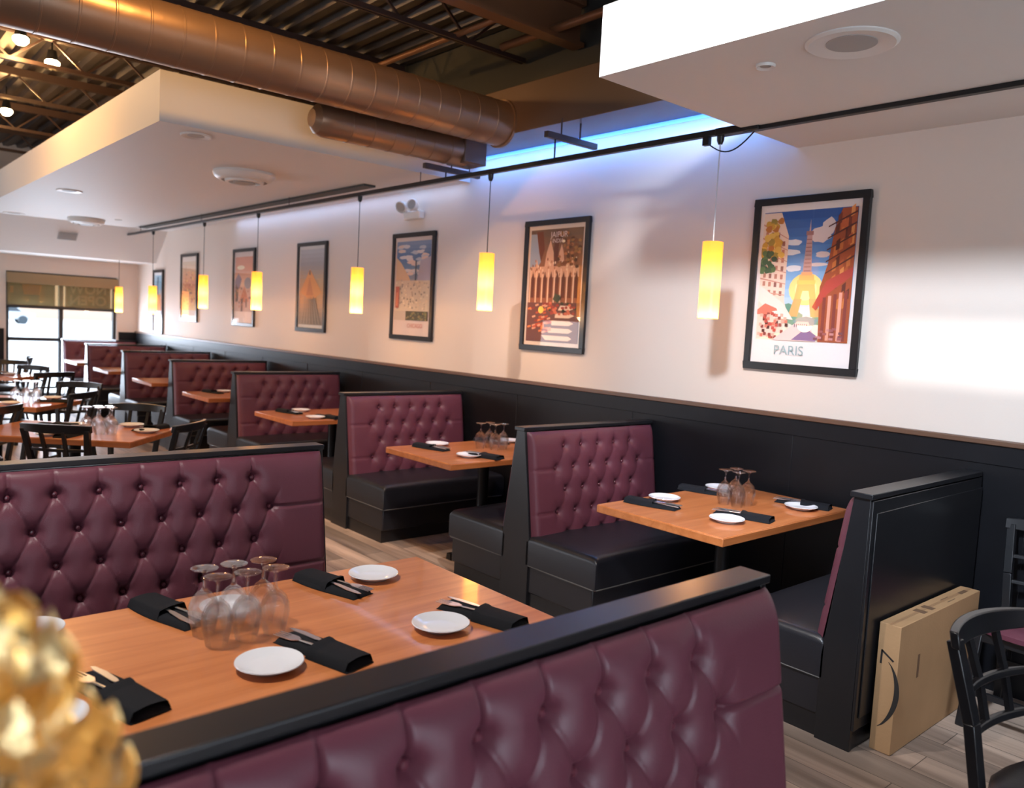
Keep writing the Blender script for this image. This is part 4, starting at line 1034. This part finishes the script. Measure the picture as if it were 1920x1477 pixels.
def house_spot(x, y, z, tx, ty, tz, e_, color, angle, lab, blend=.6, size=.05):
    o = empty('spotlight', (x, y, z), 0, lab, 'spotlight', 'black cylinder spotlights')
    d = (Vector((tx, ty, tz)) - Vector((x, y, z))).normalized()
    hd = MB().lathe([(.0001, .16), (.05, .16), (.055, .14), (.055, 0), (.05, 0), (.048, .02), (.0001, .02)], 20).build('lamp_housing', M['blackmetal'], o); hd.rotation_euler = (-d).to_track_quat('Z', 'Y').to_euler()
    MB().tube([(0, 0, .1), (0, 0, 4.05 - z)], .008, 6).build('stem', M['blackmetal'], o)
    light('spotlight_bulb', 'SPOT', Vector((x, y, z)) + d * .04, e_, color, target=(tx, ty, tz), spot_size=R(angle), spot_blend=blend, shadow_soft_size=size)
house_spot(-4.3, 8.2, 3.55, -2.59, 8.6, 3.02, 170, (1.0, .50, .14), 130, 'black spotlight outside the frame washing the soffit edge')
house_spot(-4.4, 6.5, 3.62, -2.59, 6.5, 3.05, 90, (1.0, .55, .18), 110, 'black spotlight outside the frame washing the near end of the soffit edge')
house_spot(-3.0, 3.6, 3.85, -2.3, 4.75, 3.2, 120, (1.0, .52, .15), 110, 'black spotlight outside the frame washing the large duct')
house_spot(-4.05, .9, 3.77, 0, 1.6, 1.95, 1030, (.74, .86, 1.0), 62, 'black spotlight outside the frame washing the near white soffit edge', size=.16)
house_spot(-4.4, 6.4, 3.7, -3.0, 6.6, .8, 200, WARM, 70, 'black spotlight outside the frame over the cornerwise dining table')
house_spot(-4.2, 2.6, 3.7, -3.3, 2.2, .8, 340, (1.0, .93, .88), 70, 'added spotlight outside the frame brightening the foreground table')  # lamp added to lift the foreground table
house_spot(-2.4, 1.5, 3.80, -.65, 3.3, .8, 300, (1.0, .93, .90), 62, 'added spotlight outside the frame brightening the nearest wall booth')  # extra lamp put in to brighten the nearest tufted back
house_spot(-2.5, 3.75, 3.55, -.65, 5.45, .8, 200, (1.0, .90, .86), 60, 'added spotlight outside the frame brightening the second wall booth')  # extra lamp put in to brighten the second tufted back
house_spot(-4.4, 9.4, 3.7, -3.0, 9.0, .8, 100, WARM, 70, 'black spotlight outside the frame over the second dining table')

# ------------------------------------------------------------------ gold leaf ornament close to the lens
g = empty('gold_leaf_ornament', (-4.290, .558, 0), 0, 'blurred gold foil leaf ornament at the lower left corner, close to the viewer', 'ornament')
MB().lathe([(.0001, 0), (.10, 0), (.12, .02), (.14, .2), (.10, .42), (.05, .5), (.045, .52), (.035, .52), (.04, .48), (.0001, .46)], 28).build('vase', M['black'], g)
MB().tube([(0, 0, .45), (.01, .0, .9), (0, 0, 1.33)], .006, 8).build('stem', M['gold'], g)
def leaf_mesh():
    def fn(u, v):
        w = .019 * math.sin(PI * min(1, v * .97 + .03)) ** .7; x = (2 * u - 1) * w
        return (x, v * .062, .010 * math.sin(PI * v) + .35 * abs(x) + .003 * math.sin(9 * v + 3 * u))
    return MB().grid(fn, 6, 12)
lf = leaf_mesh().build('leaf', M['gold'], g, angle=80)
rl = random.Random(5); first = True
for k in range(92):
    zz = 1 - 2 * (k + .5) / 92; th = k * 2.39996; rr2 = math.sqrt(1 - zz * zz)
    dirv = Vector((rr2 * math.cos(th), rr2 * math.sin(th), zz))
    o = lf if first else lf.copy()
    if not first: col.objects.link(o); o.parent = g
    first = False
    base = Vector((0, 0, 1.322)) + Vector((dirv.x * .060 * (1 - .6 * dirv.z), dirv.y * .060 * (1 - .6 * dirv.z), dirv.z * .112))
    tang = (dirv * .55 + Vector((0, 0, .8)) + Vector((rl.uniform(-.4, .4), rl.uniform(-.4, .4), rl.uniform(-.3, .3)))).normalized()
    zax = dirv; xax = tang.cross(zax).normalized(); zax = xax.cross(tang).normalized()
    mw = Matrix((xax, tang, zax)).transposed().to_4x4(); mw.translation = base
    o.matrix_local = mw

house_spot(-5.0, .3, 3.3, -4.290, .558, 1.34, 150, (1.0, .80, .5), 16, 'added spotlight outside the frame brightening the gold ornament')  # added lamp, narrow beam to brighten the gold leaves
